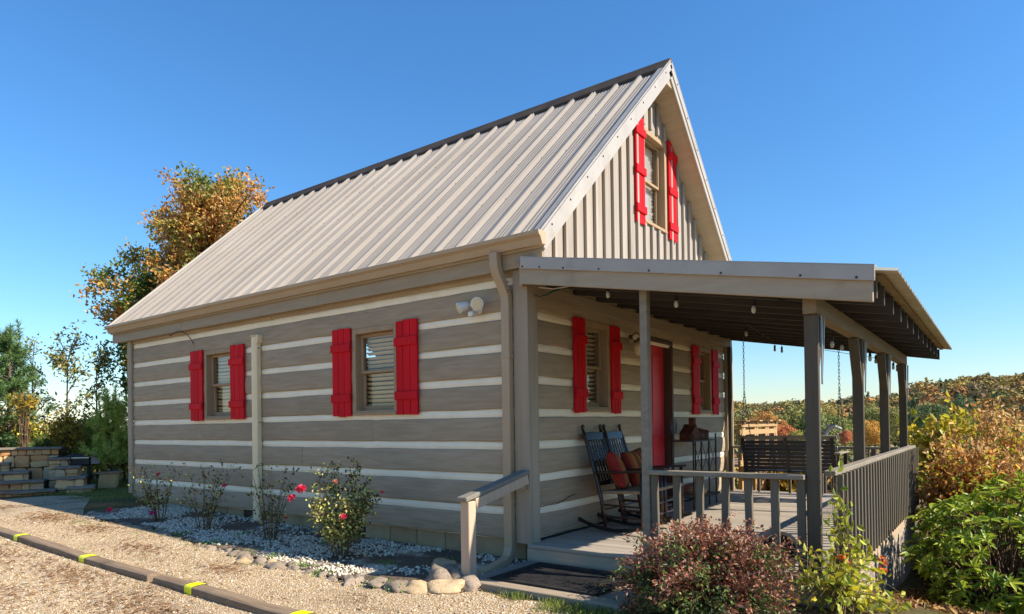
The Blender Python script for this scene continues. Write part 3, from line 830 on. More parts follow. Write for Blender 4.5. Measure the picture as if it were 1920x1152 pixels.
# roof
roof = MB().prism([(-.13, zr(-.13)-.03), (XR, ZR-.03), (W+.13, zr(W+.13)-.03), (W+.13, zr(W+.13)-.15), (XR, ZR-.15), (-.13, zr(-.13)-.15)], 'y', -.275, 8.13).build("roof", mat_trim_y, cabin)
def rib_profile(y0, y1, pitch=.321, h=.031, ref=.051, rw=.054, tw=.017):
    pts = []; k0 = math.floor((y0-ref)/pitch); k1 = math.ceil((y1-ref)/pitch)
    for k in range(k0, k1+1):
        c = ref+k*pitch
        pts += [(c-rw, 0), (c-tw, h), (c+tw, h), (c+rw, 0)]
        for q in (.29, .43, .57, .71) if pitch > .2 else (.36, .64):
            pts += [(c+pitch*q-.012, 0), (c+pitch*q-.005, .0045), (c+pitch*q+.005, .0045), (c+pitch*q+.012, 0)]
    pts = [p for p in pts if y0 < p[0] < y1]
    return [(y0, pts[0][1] if False else 0)]+pts+[(y1, 0)]
def roof_panel(y0, y1, side, parent):
    pr_ = rib_profile(y0, y1); m = MB(); n = len(pr_)
    nrm = Vector((-SL*side, 0, 1)).normalized()
    xe, xt = (-.165, XR-.03) if side > 0 else (W+.165, XR+.03)
    vs = []
    for x in (xe, xe+(xt-xe)*.5, xt):
        for y, h in pr_: vs.append((x+nrm.x*(h+.002), y, zr(x)-.028+nrm.z*(h+.002)))
    m.add(vs, [(k*n+i, k*n+i+1, (k+1)*n+i+1, (k+1)*n+i) for k in range(2) for i in range(n-1)])
    return m.build("roof_panel", mat_roof, parent)
y = -.285; step = .963
while y < 8.1:
    y1 = min(y+step, 8.135)
    for side in (1, -1): roof_panel(y, y1, side, roof)
    y = y1
sc = MB(); nz_ = Vector((-SL, 0, 1)).normalized()
for f_ in (.03, .26, .50, .74, .95):
    for k in range(26):
        for o_ in (.055, .265):
            yy = .051+.321*k+o_; xx = -.15+(XR+.1)*f_+.0*k; c_ = Vector((xx, yy, zr(xx)-.024)); b_ = len(sc.v)
            sc.lathe([(.006, 0), (.004, .005)], (0, 0, 0), 5)
            R_ = nz_.to_track_quat('Z', 'Y')
            for q in range(b_, len(sc.v)): sc.v[q] = tuple(c_+R_ @ Vector(sc.v[q]))
sc.build("roof_screws", mat_rust, roof)["kind"] = "stuff"
zz = ZR+.022
MB().prism([(XR-.15, zz-.15*SL+.0), (XR-.02, zz+.012), (XR+.02, zz+.012), (XR+.15, zz-.15*SL), (XR+.15, zz-.15*SL-.03), (XR, zz-.03), (XR-.15, zz-.15*SL-.03)], 'y', -.30, 8.145).build("ridge_cap", mat_ridge, roof)
for s in (1, -1):
    e = -.17 if s > 0 else W+.17
    nz = Vector((-SL*s, 0, 1)).normalized()
    m = MB()
    m.bar((e, -.297, zr(e)-.035), (XR, -.297, ZR-.035), .016, .10, nz)
    m.bar((e, -.25, zr(e)+.006), (XR-.01*s, -.25, ZR+.004), .11, .008, nz)
    rt = m.build("rake_trim", mat_roof_trim, roof)
    for q in np.linspace(.06, .94, 9):
        sc = MB(); xx = e+(XR-e)*q; sc.lathe([(.010, 0), (.008, .006), (.0, .008)], (xx, -.3055, zr(xx)-.05), 6, 'y')
        sc.v = [(v[0], -.3055-(v[1]+.3055), v[2]) for v in sc.v]
        sc.build("screw", mat_black, roof)
    MB().bar((e+.03*s, -.2845, zr(e+.03*s)-.10), (XR, -.2845, ZR-.10), .018, .15, nz).build("rake_board", mat_roof_trim, roof)
    MB().bar((e, 8.142, zr(e)-.05), (XR, 8.142, ZR-.05), .016, .14, nz).build("rake_trim", mat_roof_trim, roof)
# boxed ridge end under the peak
MB().prism([(XR-.16, ZR-.30), (XR+.16, ZR-.30), (XR, ZR-.12)], 'y', -.274, -.01).build("ridge_block", mat_trim_y, roof)
# eave box, fascia, gutter
for s in (1, -1):
    fx = (lambda x: x) if s > 0 else (lambda x: W-x)
    xs = sorted((fx(-.105), fx(-.08)))
    for ya_, yb_ in ((-.27, 2.84), (2.844, 5.93), (5.934, 8.13)):
        MB().box(xs[0]+rl.uniform(-.001, .001), xs[1], ya_, yb_, 2.535+rl.uniform(-.002, .002), 2.765).build("fascia", mat_fascia, roof, bevel=.003)
    xs = sorted((fx(-.079), fx(-.002)))
    MB().box(xs[0], xs[1], -.265, 8.125, 2.545, 2.565).build("soffit", mat_fascia, roof)
MB().box(-.078, -.002, -.27, -.25, 2.566, 2.70).build("eave_return", mat_gable, roof)
prof = [(-.106, 2.688), (-.172, 2.688), (-.176, 2.70), (-.196, 2.745), (-.226, 2.768), (-.230, 2.80), (-.212, 2.802), (-.208, 2.785), (-.19, 2.765), (-.165, 2.708), (-.118, 2.705), (-.114, 2.79), (-.106, 2.79)]
gut = MB().prism(prof, 'y', -.312, 8.12).build("gutter", mat_tan, cabin)
cap = [(-.106, 2.688), (-.172, 2.688), (-.176, 2.70), (-.196, 2.745), (-.226, 2.768), (-.230, 2.80), (-.106, 2.80)]
MB().prism(cap, 'y', -.316, -.3125).build("end_cap", mat_tan, gut)
MB().prism(cap, 'y', 8.1205, 8.124).build("end_cap", mat_tan, gut)

def downspout(pts, w, d, mat, widen=(0, 1, 0)):
    """rectangular pipe along pts: w across `widen`, d across the other way, fluted front"""
    m = MB(); U = Vector(widen); pts = [Vector(p) for p in pts]; vs = []; k = len(pts)
    for i, p in enumerate(pts):
        t = (pts[min(i+1, k-1)]-pts[max(i-1, 0)]).normalized(); n_ = t.cross(U).normalized()
        prof = [(-.5, -.5), (.5, -.5), (.5, .5), (.3, .5), (.25, .44), (.2, .5), (.05, .5), (0, .44), (-.05, .5), (-.2, .5), (-.25, .44), (-.3, .5), (-.5, .5)]
        for a, b in prof: vs.append(p+U*(a*w)+n_*(b*d))
    q = 13; fs = []
    for i in range(k-1):
        for j in range(q): a = i*q+j; b = i*q+(j+1) % q; fs.append((a, b, b+q, a+q))
    fs += [tuple(range(q)), tuple((k-1)*q+j for j in range(q))]
    m.add(vs, fs); return m
ds = downspout([(-.17, .205, 2.69), (-.17, .20, 2.60), (-.168, .198, 2.56), (-.15, .19, 2.50), (-.12, .175, 2.43), (-.09, .163, 2.36), (-.072, .156, 2.31), (-.066, .154, 2.25), (-.066, .154, .06), (-.07, .152, .0), (-.10, .145, -.05), (-.15, .13, -.085), (-.24, .10, -.10), (-.66, .015, -.115)], .088, .070, mat_tan).build("downspout", mat_tan, cabin, bevel=.003)
for zz in (2.31, 2.36, 2.43): MB().box(-.125 if zz > 2.4 else -.11, -.06, .10+(.02 if zz > 2.4 else 0), .212+(.02 if zz > 2.4 else 0), zz, zz+.006).build("elbow_crimp", mat_tan, ds)
for zz in (1.75, .42): MB().box(-.109, -.001, .100, .208, zz-.012, zz+.012).build("strap", mat_tan, ds, bevel=.002)
downspout([(5.60, -.02, 2.55), (5.60, -.02, 2.4), (5.62, -.02, 2.2), (5.62, -.02, -.2)], .09, .07, mat_tan, (1, 0, 0)).build("downspout", mat_tan, cabin)
# cream square service pipe with a cap
sp = MB().box(-.068, -.001, 4.135, 4.262, -.06, 2.305).build("service_pipe", mat_creampipe, cabin, bevel=.012, segs=2)
MB().box(-.075, -.001, 4.105, 4.1345, 2.22, 2.32).build("bracket", mat_creampipe, sp, bevel=.003)
MB().box(-.074, -.001, 4.128, 4.268, 2.3055, 2.318).build("cap", mat_creampipe, sp, bevel=.004)
for zz in (2.15, 1.2, .4): MB().box(-.045, -.025, 4.129, 4.1348, zz-.006, zz+.006).build("screw", mat_black, sp)

# ------------------------------------------------------------------ porch
porch = thing("porch", "lean-to porch with grey plank deck, square posts and corrugated roof along the front", "porch", (0, 0, 0))
ZD = .05
x = -.052
while x < 5.62:
    MB().box(x, x+.1365, -2.56+rl.uniform(-.006, .006), -.03, ZD-.035, ZD+rl.uniform(-.0015, .0015)).build("deck_board", mat_deck, porch, bevel=.004)
    x += .1425
for b in ((-.045, -.005, -2.50, -.02, -.175, .013), ):
    MB().box(*b).build("rim_board", mat_trim_y, porch, bevel=.004)
MB().box(-.045, 5.6, -2.545, -2.505, -.155, .013).build("rim_board", mat_rim, porch, bevel=.004)
MB().box(5.57, 5.61, -2.50, -.02, -.155, .013).build("rim_board", mat_trim_y, porch)
m = MB()
for k in range(6): m.box(.0, 5.56, -2.46+k*.45, -2.42+k*.45, -.14, .013)
m.build("joist", mat_dark, porch)
# posts
PX = [.062, 1.925, 3.645, 5.455]
YP = -2.4215
posts = []
for i, x in enumerate(PX):
    h = .0465
    p = MB().box(x-h, x-h+.042, YP-h, YP+h, -.9 if i else -.6, 1.865).build("post", mat_post, porch, bevel=.005); posts.append(p)
    # wooden knee brace: a thin V in the plane of the beam
    for s in (-1, 1):
        if i == 3 and s == 1: continue
        if i == 0 and s == -1: continue
        m = MB(); e_ = x-.047 if s < 0 else x-.005
        m.prism([(e_, 1.44), (e_, 1.53), (e_+s*.15, 1.858), (e_+s*.22, 1.858)], 'y', YP-.04, YP+.04)
        m.build("knee_brace", mat_post, p, bevel=.003)
    for q in (.016, .045):
        m = MB(); m.bar((x+.03+q*.2, YP-.052, 1.38), (x-.005+q*3.0, YP-.052, 1.86), .012, .010, (0, 1, 0)); m.build("lit_brace_edge", mat_galv, p)  # pale strips stand in for the sunlit edges of the wooden braces
MB().box(-.02, .048, -1.208, -1.143, ZD, 2.27).build("post", mat_rail, porch, bevel=.004)
MB().box(5.43, 5.50, -.10, -.03, ZD, 2.3).build("post", mat_post, porch, bevel=.004)
# beam and rafters
MB().box(-.02, 5.55, YP-.045, YP+.045, 1.866, 1.992).build("beam", mat_beam, porch, bevel=.004)
def zp(y): return 2.594 + .18*y        # top of the porch roof sheet plane (y is negative outward)
rx = [-.02, .33, .82, 1.30, 1.78, 2.26, 2.75, 3.24, 3.72, 4.20, 4.68, 5.16, 5.60]
for i, x in enumerate(rx):
    t, hgt = .036, .135
    y0, y1 = -.03, -2.838
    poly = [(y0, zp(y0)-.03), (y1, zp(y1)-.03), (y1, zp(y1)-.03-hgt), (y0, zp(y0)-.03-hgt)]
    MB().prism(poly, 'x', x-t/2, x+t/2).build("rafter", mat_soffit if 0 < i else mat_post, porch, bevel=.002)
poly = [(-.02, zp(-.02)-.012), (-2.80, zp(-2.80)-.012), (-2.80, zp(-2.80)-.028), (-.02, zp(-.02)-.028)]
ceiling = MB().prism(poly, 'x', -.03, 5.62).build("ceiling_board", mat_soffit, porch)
MB().box(-.03, 5.615, -2.88, -2.842, zp(-2.86)-.030, zp(-2.86)-.003).build("purlin", mat_beam, porch)
mat_sheet = pmat("olive grey corrugated sheet", lin(.40, .355, .26), lin(.50, .45, .34), (1, 1, 1), 2, 6, rough=.45, spec=.4, rnd=.05, stain=lin(.28, .24, .16), stain_s=3.0, stain_amt=.5)
def porch_panel(x0, x1):
    prf = rib_profile(x0, x1, .160, .022, .03, .030, .012); m = MB(); n = len(prf); vs = []
    for y in (.0, -1.5, -2.97):
        for x, h in prf: vs.append((x, y, zp(y)+h))
    for y in (.0, -1.5, -2.97):
        for x, h in prf: vs.append((x, y, zp(y)+h-.003))
    fs = [(k*n+i, k*n+i+1, (k+1)*n+i+1, (k+1)*n+i) for k in range(2) for i in range(n-1)]
    fs += [tuple(q+3*n for q in reversed(f)) for f in fs]
    fs += [(2*n+i, 2*n+i+1, 5*n+i+1, 5*n+i) for i in range(n-1)]
    m.add(vs, fs); m.build("roof_panel", mat_sheet, porch, normals=False)
x = -.14
while x < 5.78:
    porch_panel(x, min(x+.912, 5.80)); x += .912
# left rake of the porch roof: metal trim over a board
def slope_board(name, x0, x1, ya, yb, top, bot, mat, **k):
    return MB().prism([(ya, zp(ya)+top), (yb, zp(yb)+top), (yb, zp(yb)+bot), (ya, zp(ya)+bot)], 'x', x0, x1).build(name, mat, porch, **k)
tr = slope_board("metal_trim", -.168, -.148, -.075, -2.845, .028, -.072, mat_roof_trim, bevel=.002)
slope_board("trim_flange", -.168, -.06, -.075, -2.845, .028, .034, mat_roof_trim)
slope_board("rake_board", -.145, -.108, -.055, -2.83, -.040, -.205, mat_trim_y, bevel=.004)
for yy in (-.10, -.28, -.52, -.86, -1.30, -1.86, -2.40, -2.74):
    m = MB(); m.lathe([(.009, 0), (.0075, .005), (.0, .007)], (0, yy, zp(yy)-.055), 6, 'x')
    m.v = [(-.1685-v[0], v[1], v[2]) for v in m.v]
    m.build("screw", mat_black, tr)
m = MB().box(-.108, -.04, -.055, -.02, zp(-.05)-.22, zp(-.05)-.05).build("ledger_end", mat_trim_y, porch)
MB().box(-.03, 5.5, -.0595, -.032, 2.30, 2.42).build("ledger", mat_trim_x, porch)
# railings
rail_l = MB().box(-.045, .045, -2.372, -1.209, .712, .748).build("railing", mat_rail, porch, bevel=.004)
for i, yy in enumerate((-1.250, -1.428, -1.608, -1.803, -1.988, -2.168, -2.345)):
    lean = rl.uniform(-.012, .012)
    MB().bar((.012, yy, ZD+.001), (.012, yy+lean, .7115), .036, .054, (0, 1, 0)).build("baluster", mat_baluster, rail_l, bevel=.003)
rail_r = MB().box(.11, 5.56, -2.548, -2.470, .735, .772).build("railing", mat_rail, porch, bevel=.005)
x = .185; me = None
while x < 5.5:
    if me is None: o = MB().box(x-.0175, x+.0175, -2.583, -2.548, -.02, .745).build("baluster", mat_baluster, rail_r, bevel=.003); me = o; x00 = x
    else:
        o = me.copy(); link(o, rail_r); o.location = (x-x00, 0, 0); o.rotation_euler = (0, rl.uniform(-.004, .004), 0)
    x += .156
rail_e = MB().box(5.43, 5.52, -2.36, -.10, .712, .75).build("railing", mat_rail, porch, bevel=.004)
for yy in (-.28, -.49, -.72, -.94, -1.16, -1.38, -1.60, -1.82, -2.04, -2.26):
    MB().box(5.455, 5.49, yy-.018, yy+.018, ZD, .7115).build("baluster", mat_baluster, rail_e, bevel=.003)
# lattice skirt under the deck
for (a, b) in ((.06, 1.88), (1.97, 3.60), (3.69, 5.41)):
    zt = -.165; zb = min(gz(a, -2.6), gz(b, -2.6))-.02
    m = MB().box(a, b, -2.535, -2.515, zt-.06, zt).box(a, a+.05, -2.535, -2.515, zb, zt-.06).box(b-.05, b, -2.535, -2.515, zb, zt-.06)
    fr = m.build("lattice_panel", mat_lattice, porch)
    for s, yo in ((1, -2.531), (-1, -2.521)):
        c = a-1.2
        while c < b+1.2:
            # slat line x = c + s*(z-zb), clipped to the panel
            z0_, z1_ = zb, zt-.06
            t0 = z0_; t1 = z1_
            if s > 0: t0 = max(t0, zb+(a-c)); t1 = min(t1, zb+(b-c))
            else: t0 = max(t0, zb+(c-b)); t1 = min(t1, zb+(c-a))
            if t1-t0 > .05:
                MB().bar((c+s*(t0-zb), yo, t0), (c+s*(t1-zb), yo, t1), .006, .034, (1, 0, -s)).build("slat", mat_lattice, fr)
            c += .105
# ------------------------------------------------------------------ steps, mat, handrail
def copy_tree(o, parent=None):
    c = o.copy(); COL.objects.link(c)
    if parent is not None: c.parent = parent
    ROOTLOC[c.name] = Vector(o.location)
    for ch in list(o.children): copy_tree(ch, c)
    return c

lz = -.085
land = thing("landing_step", "low weathered timber landing under the black rubber mat beside the deck edge", "step", (-.5, -.7, lz))
MB().box(-.985, -.845, -1.42, -.10, -.26, lz).build("beam", mat_step, land, bevel=.012, segs=2)
MB().box(-.843, -.075, -.17, -.04, -.26, lz-.006).build("beam", mat_cap, land, bevel=.01, segs=2)
MB().box(-.843, -.075, -1.42, -1.28, -.26, lz-.004).build("beam", mat_step, land, bevel=.012, segs=2)
for k in range(8):
    MB().box(-.842+k*.0955, -.842+k*.0955+.092, -1.278, -.172, -.14, lz-.012).build("plank", mat_step, land, bevel=.004)

mt = thing("door_mat", "black rubber scraper mat full of small holes on the landing step", "door mat", (-.5, -.72, lz))
zb, zt = lz+.001, lz+.016
x0, x1, y0, y1 = -.835, -.18, -1.16, -.25
m = MB(); nx_, ny_ = 19, 27
for i in range(nx_+1):
    xx = x0+(x1-x0)*i/nx_; w = .011 if 0 < i < nx_ else .022; m.box(xx-w, xx+w, y0, y1, zb, zt)
o = m.build("bar_grid", mat_rubber, mt); o["kind"] = "stuff"
m = MB()
for j in range(ny_+1):
    yy = y0+(y1-y0)*j/ny_; w = .010 if 0 < j < ny_ else .022; m.box(x0-.02, x1+.02, yy-w, yy+w, zb+.0005, zt-.0015)
o = m.build("cross_bar_grid", mat_rubber, mt); o["kind"] = "stuff"
MB().box(x0, x1, y0, y1, zb-.0006, zb+.0004).build("backing", mat_rubber, mt)

hr = thing("handrail", "short sloping handrail on one square post joining the house corner", "handrail", (-.85, -.02, gz(-.85, -.02)))
pz = gz(-.85, -.02)
MB().box(-.897, -.805, -.062, .03, pz-.15, .515).build("post", mat_hand, hr, bevel=.006)
MB().bar((-.93, -.016, .5335), (-.05, -.016, .698), .10, .036, (0, 0, 1)).build("rail_cap", mat_cap, hr, bevel=.005)
MB().bar((-.80, -.045, .49), (-.062, -.045, .634), .034, .085, (0, 0, 1)).build("rail_board", mat_hand, hr, bevel=.004)
MB().box(-.128, -.046, -.0275, .055, .545, .645).build("cleat", mat_trim, hr, bevel=.004)

# ------------------------------------------------------------------ rocking chairs
def make_rocker(loc, rz, label):
    t = thing("rocking_chair", label, "rocking chair", loc, "rocking chairs against the front wall", 0)
    lx, ly, lz_ = loc
    def B(*a): return MB()
    fw, bw = .265, .195        # half widths front / back
    def P(x, y, z): return (lx+x, ly+y, lz_+z)
    # local: +y points to the wall behind the chair, front is -y
    for s in (-1, 1):
        # back post: from rocker up to the turned finial, leaning back
        base = P(s*bw*1.02, .16, .055); top = P(s*bw*.93, .415, 1.02)
        m = MB(); m.tube([base, P(s*bw, .20, .30), P(s*bw*.98, .265, .55), P(s*bw*.94, .385, .93), top], [.019, .021, .021, .019, .014], 8)
        m.build("back_post", mat_mahog, t, smooth=True)
        m = MB(); m.lathe([(.010, 0), (.018, .012), (.021, .028), (.016, .044), (.004, .052)], (top[0], top[1], top[2]-.004), 10)
        m.build("finial", mat_mahog, t, smooth=True)
        m = MB(); m.tube([P(s*fw, -.27, .05), P(s*fw, -.27, .30), P(s*fw, -.265, .60)], [.017, .022, .018], 8)
        m.build("front_leg", mat_mahog, t, smooth=True)
        # rocker: curved board
        pts = []
        for q in np.linspace(-1, 1, 13):
            y = .02+q*.43+.03; z = .012+.085*(q*q)
            pts.append((s*(bw+.0+(fw-bw)*(.5-q*.5)), y, z))
        vs = []
        for (x, y, z) in pts:
            for a, b in ((-.012, 0), (.012, 0), (.012, .036), (-.012, .036)): vs.append(P(x+a, y, z+b))
        fs = []
        for i in range(12):
            for j in range(4): a = i*4+j; b = i*4+(j+1) % 4; fs.append((a, b, b+4, a+4))
        fs += [(0, 1, 2, 3), (48, 49, 50, 51)]
        m = MB(); m.add(vs, fs); m.build("rocker", mat_slat, t)
        # arm: flat paddle
        m = MB(); m.bar(P(s*bw*1.05, .255, .585), P(s*(fw+.01), -.33, .615), .075, .022); m.build("arm", mat_mahog, t, bevel=.008, segs=2)
        for zz in (.16, .27):
            m = MB(); m.tube([P(s*bw, .18, zz), P(s*fw, -.27, zz)], .010, 6); m.build("stretcher", mat_mahog, t)
    for zz, yy in ((.17, -.27), (.28, -.27)):
        m = MB(); m.tube([P(-fw, yy, zz), P(fw, yy, zz)], .011, 6); m.build("stretcher", mat_mahog, t)
    m = MB(); m.tube([P(-bw, .18, .22), P(bw, .18, .22)], .010, 6); m.build("stretcher", mat_mahog, t)
    # seat with woven top and rails
    m = MB()
    m.add([P(-fw, -.29, .40), P(fw, -.29, .40), P(bw, .20, .375), P(-bw, .20, .375), P(-fw, -.29, .432), P(fw, -.29, .432), P(bw, .20, .405), P(-bw, .20, .405)],
          [(0, 3, 2, 1), (4, 5, 6, 7), (0, 1, 5, 4), (1, 2, 6, 5), (2, 3, 7, 6), (3, 0, 4, 7)])
    m.build("seat", mat_woven, t, bevel=.01, segs=2)
    m = MB(); m.bar(P(-bw*.92, .388, .945), P(bw*.92, .388, .945), .022, .085, (0, .24, .97)); m.build("top_rail", mat_slat, t, bevel=.004)
    m = MB(); m.bar(P(-bw*.98, .235, .475), P(bw*.98, .235, .475), .02, .045, (0, .24, .97)); m.build("lower_rail", mat_slat, t, bevel=.004)
    for k in range(6):
        x = (-.5+(k+.5)/6)*2*bw*.86
        m = MB(); m.bar(P(x*1.03, .240, .49), P(x*.97, .380, .91), .024, .010, (0, 1, -.3)); m.build("slat", mat_slat, t, bevel=.002)
    return t
ch1 = make_rocker((1.10, -.47, ZD), 0, "dark wooden rocking chair nearest the house corner, its striped cushion fully seen")
ch2 = copy_tree(ch1); ch2.location = (1.575, -.455, ZD)
ch2["label"] = "dark wooden rocking chair nearest the red front door, partly behind the thin porch post"

def make_cushion(name, loc, label, rot, seed=0):
    n = 14; V = []; F = []
    for side in (1, -1):
        for i in range(n+1):
            for j in range(n+1):
                u, v = i/n*2-1, j/n*2-1
                pinch = 1-.10*(u*u)*(v*v)*0 - .07*((1-abs(u))*abs(v)**3+(1-abs(v))*abs(u)**3)
                th = .075*max(0, (1-u**4))**.6*max(0, (1-v**4))**.6
                th += .006*math.sin(5*u+seed)*math.sin(4*v+1)*(1-u*u)*(1-v*v)
                V.append((u*.20*pinch, side*th, v*.20*pinch))
    b = (n+1)**2
    for s in range(2):
        for i in range(n):
            for j in range(n): a = s*b+i*(n+1)+j; F.append((a, a+1, a+n+2, a+n+1))
    m = MB(); m.add(V, F)
    o = m.build(name, mat_stripe, None, smooth=True)
    bm = bmesh.new(); bm.from_mesh(o.data); bmesh.ops.remove_doubles(bm, verts=bm.verts, dist=.0005); bmesh.ops.recalc_face_normals(bm, faces=bm.faces); bm.to_mesh(o.data); bm.free()
    o.data.polygons.foreach_set("use_smooth", [True]*len(o.data.polygons))
    o.location = loc; o.rotation_euler = rot
    return tag(o, label, "cushion", "striped cushions on the rocking chairs")
make_cushion("cushion", (1.085, -.36, ZD+.595), "rust and red striped cushion leaning in the rocker nearest the house corner", (math.radians(-22), math.radians(10), math.radians(20)))
make_cushion("cushion", (1.575, -.335, ZD+.60), "olive and rust striped cushion in the rocker behind the thin porch post", (math.radians(-20), math.radians(-6), math.radians(-6)), 2)

# ------------------------------------------------------------------ iron plant stand with ornaments
st = thing("plant_stand", "tall black iron plant stand by the wall right of the red door", "plant stand", (3.4, -.30, ZD))
sx0, sx1, sy0, sy1 = 2.98, 3.78, -.42, -.14
for (x, y, h) in ((sx0, sy0, .95), (sx1, sy0, .95), (sx0, sy1, 1.04), (sx1, sy1, 1.04), (3.25, sy0, .86), (3.52, sy0, .86)):
    MB().box(x-.008, x+.008, y-.008, y+.008, ZD, ZD+h-.02).build("leg", mat_black, st)
for zz in (ZD+.84, ZD+.42, ZD+.14):
    m = MB()
    for y in (sy0, sy1): m.box(sx0, sx1, y-.007, y+.007, zz-.006, zz+.006)
    for x in (sx0, sx1): m.box(x-.007, x+.007, sy0, sy1, zz-.006, zz+.006)
    for q in range(1, 7): yq = sy0+(sy1-sy0)*q/7; m.box(sx0, sx1, yq-.004, yq+.004, zz-.004, zz+.004)
    m.build("shelf", mat_black, st)
for a, b in ((sx0, 3.25), (3.25, 3.52), (3.52, sx1)):
    m = MB()
    for s in (0, 1):
        x_, y_ = (a, b) if s == 0 else (b, a)
        m.tube([(x_, sy0-.008, ZD+.44), ((a+b)/2, sy0-.008, ZD+.62), (y_, sy0-.008, ZD+.82)], .004, 5)
    m.build("scroll", mat_black, st)

hs = thing("cabin_lantern", "small rusty tin house lantern with a chimney on top of the plant stand", "lantern", (3.3, -.28, ZD+.847))
zz = ZD+.8465
MB().prism([(3.08, zz), (3.36, zz), (3.36, zz+.10), (3.29, zz+.16), (3.24, zz+.205), (3.19, zz+.16), (3.08, zz+.09)], 'y', -.36, -.20).build("gable_end", mat_rust, hs)
MB().box(3.205, 3.275, -.345, -.275, zz+.17, zz+.285).build("chimney", mat_rust, hs)
MB().prism([(3.34, zz+.155), (3.70, zz+.115), (3.70, zz+.105), (3.34, zz+.14)], 'y', -.37, -.19).build("roof", mat_rust, hs)
for x in np.linspace(3.40, 3.68, 7): MB().box(x-.006, x+.006, -.362, -.350, zz, zz+.112).build("bar", mat_rust, hs)
MB().box(3.36, 3.69, -.25, -.20, zz, zz+.10).build("back_panel", mat_rust, hs)

def ring(mb, c, r, t, ax, n=20):
    c = Vector(c); pts = []
    for k in range(n+1):
        a = 2*math.pi*k/n; p = Vector((math.cos(a)*r, 0, math.sin(a)*r)) if ax == 'y' else Vector((0, math.cos(a)*r, math.sin(a)*r))
        pts.append(c+p)
    mb.tube(pts, t, 5, cap=False); return mb
wr = MB(); cx_, cz_ = 3.03, ZD+1.03
ring(wr, (cx_, -.15, cz_), .095, .006, 'y'); ring(wr, (cx_, -.15, cz_), .06, .005, 'y'); wr.tube([(cx_, -.15, ZD+.8455), (cx_, -.15, cz_+.09)], .005, 5)
wr.tube([(cx_-.09, -.15, cz_), (cx_+.09, -.15, cz_)], .005, 5)
tag(wr.build("wire_wreath", pmat("blue grey wire", lin(.07, .09, .12), rough=.5), None), "blue grey wire ring ornament behind the rusty lantern on the plant stand", "ornament")
o = MB().lathe([(.10, 0), (.15, .02), (.16, .07), (.12, .115), (.05, .14), (.0, .145)], (3.36, -.28, ZD+.147), 14).build("wicker_basket", mat_woven, None, smooth=True)
tag(o, "round tan woven basket on the lowest shelf of the plant stand", "basket")

# round cast stepping stone leaning inside the left railing
o = thing("stepping_stone", "round dark stone plaque with a pale raised rim leaning on the left railing", "plaque", (.10, -2.17, ZD))
disk = MB().lathe([(.118, 0), (.118, .02)], (0, 0, 0), 28, 'x'); disk.v = [(v[0]+.085, v[1]-2.17, v[2]+ZD+.135) for v in disk.v]
disk.build("face", mat_black, o)
rim = MB(); rp = [(.118, -.004), (.138, -.004), (.138, .026), (.118, .026), (.118, -.004)]
vs = []; n_ = 32
for r, h in rp[:-1]:
    for j in range(n_): a = 2*math.pi*j/n_; vs.append((.085+h, -2.17+r*math.cos(a), ZD+.1385+r*math.sin(a)))
fs = [(i*n_+j, i*n_+(j+1) % n_, ((i+1) % 4)*n_+(j+1) % n_, ((i+1) % 4)*n_+j) for i in range(4) for j in range(n_)]
rim.add(vs, fs); rim.build("rim", mat_rim, o)
dots = MB()
for j in range(26):
    a = 2*math.pi*j/26; dots.lathe([(.006, 0), (.003, .006)], (0, 0, 0), 5, 'x')
    nv = 10; base = len(dots.v)-nv
    for q in range(base, base+nv): v = dots.v[q]; dots.v[q] = (.0855-.004-v[0], -2.17+v[1]+.103*math.cos(a), ZD+.1385+v[2]+.103*math.sin(a))
dots.build("raised_studs", mat_rim, o)["kind"] = "stuff"

# ------------------------------------------------------------------ porch swing
sw = thing("porch_swing", "dark slatted porch swing hung on chains, seen from behind", "porch swing", (4.45, -1.2, ZD+.4))
ya, yb, xs_ = -1.78, -.60, 4.30
def back_pt(q): return (xs_-.10*(1-q)*0+.0-.12*q+.06, .455+.44*q)     # lean: x drops as z rises
for k in range(8):
    q = (k+.5)/8.4
    x, z = xs_+.10-.14*q, .47+.42*q
    MB().bar((x, ya, z), (x, yb, z), .016, .044, (-.3, 0, 1)).build("slat", mat_swing, sw)
x, z = xs_-.045, .905
MB().bar((x, ya-.03, z), (x, yb+.03, z), .024, .055, (-.3, 0, 1)).build("top_rail", mat_rail, sw, bevel=.004)
for yy in (ya+.03, (ya+yb)/2, yb-.03):
    MB().bar((xs_+.135, yy, .40), (xs_-.055, yy, .90), .04, .03, (1, 0, .3)).build("back_strut", mat_swing, sw)
for k in range(7):
    MB().box(xs_+.12+k*.068, xs_+.12+k*.068+.055, ya, yb, .44, .46).build("slat", mat_swing, sw)
for yy in (ya+.02, (ya+yb)/2, yb-.02): MB().box(xs_+.08, xs_+.60, yy-.02, yy+.02, .395, .4395).build("seat_rail", mat_swing, sw)
for yy in (ya-.02, yb+.02):
    MB().box(xs_-.0, xs_+.62, yy-.04, yy+.04, .69, .712).build("arm", mat_rail, sw, bevel=.005)
    MB().box(xs_+.55, xs_+.59, yy-.02, yy+.02, .3955, .6895).build("arm_post", mat_swing, sw)
def chain(p0, p1, parent):
    p0, p1 = Vector(p0), Vector(p1); L = (p1-p0).length; n = int(L/.042); m = MB(); d = (p1-p0)/n
    for k in range(n):
        c = p0+d*(k+.5); s = Vector((.009, 0, 0)) if k % 2 else Vector((0, .009, 0)); u = d*.62
        m.tube([c-u+s*.4, c-u*.5+s, c+u*.5+s, c+u+s*.4, c+u-s*.4, c+u*.5-s, c-u*.5-s, c-u-s*.4, c-u+s*.4], .0032, 4, cap=False)
    o = m.build("chain", mat_galv if parent is None else pmat("chain steel", lin(.12, .12, .12), rough=.4, metal=.6), parent); o["kind"] = "stuff"; return o
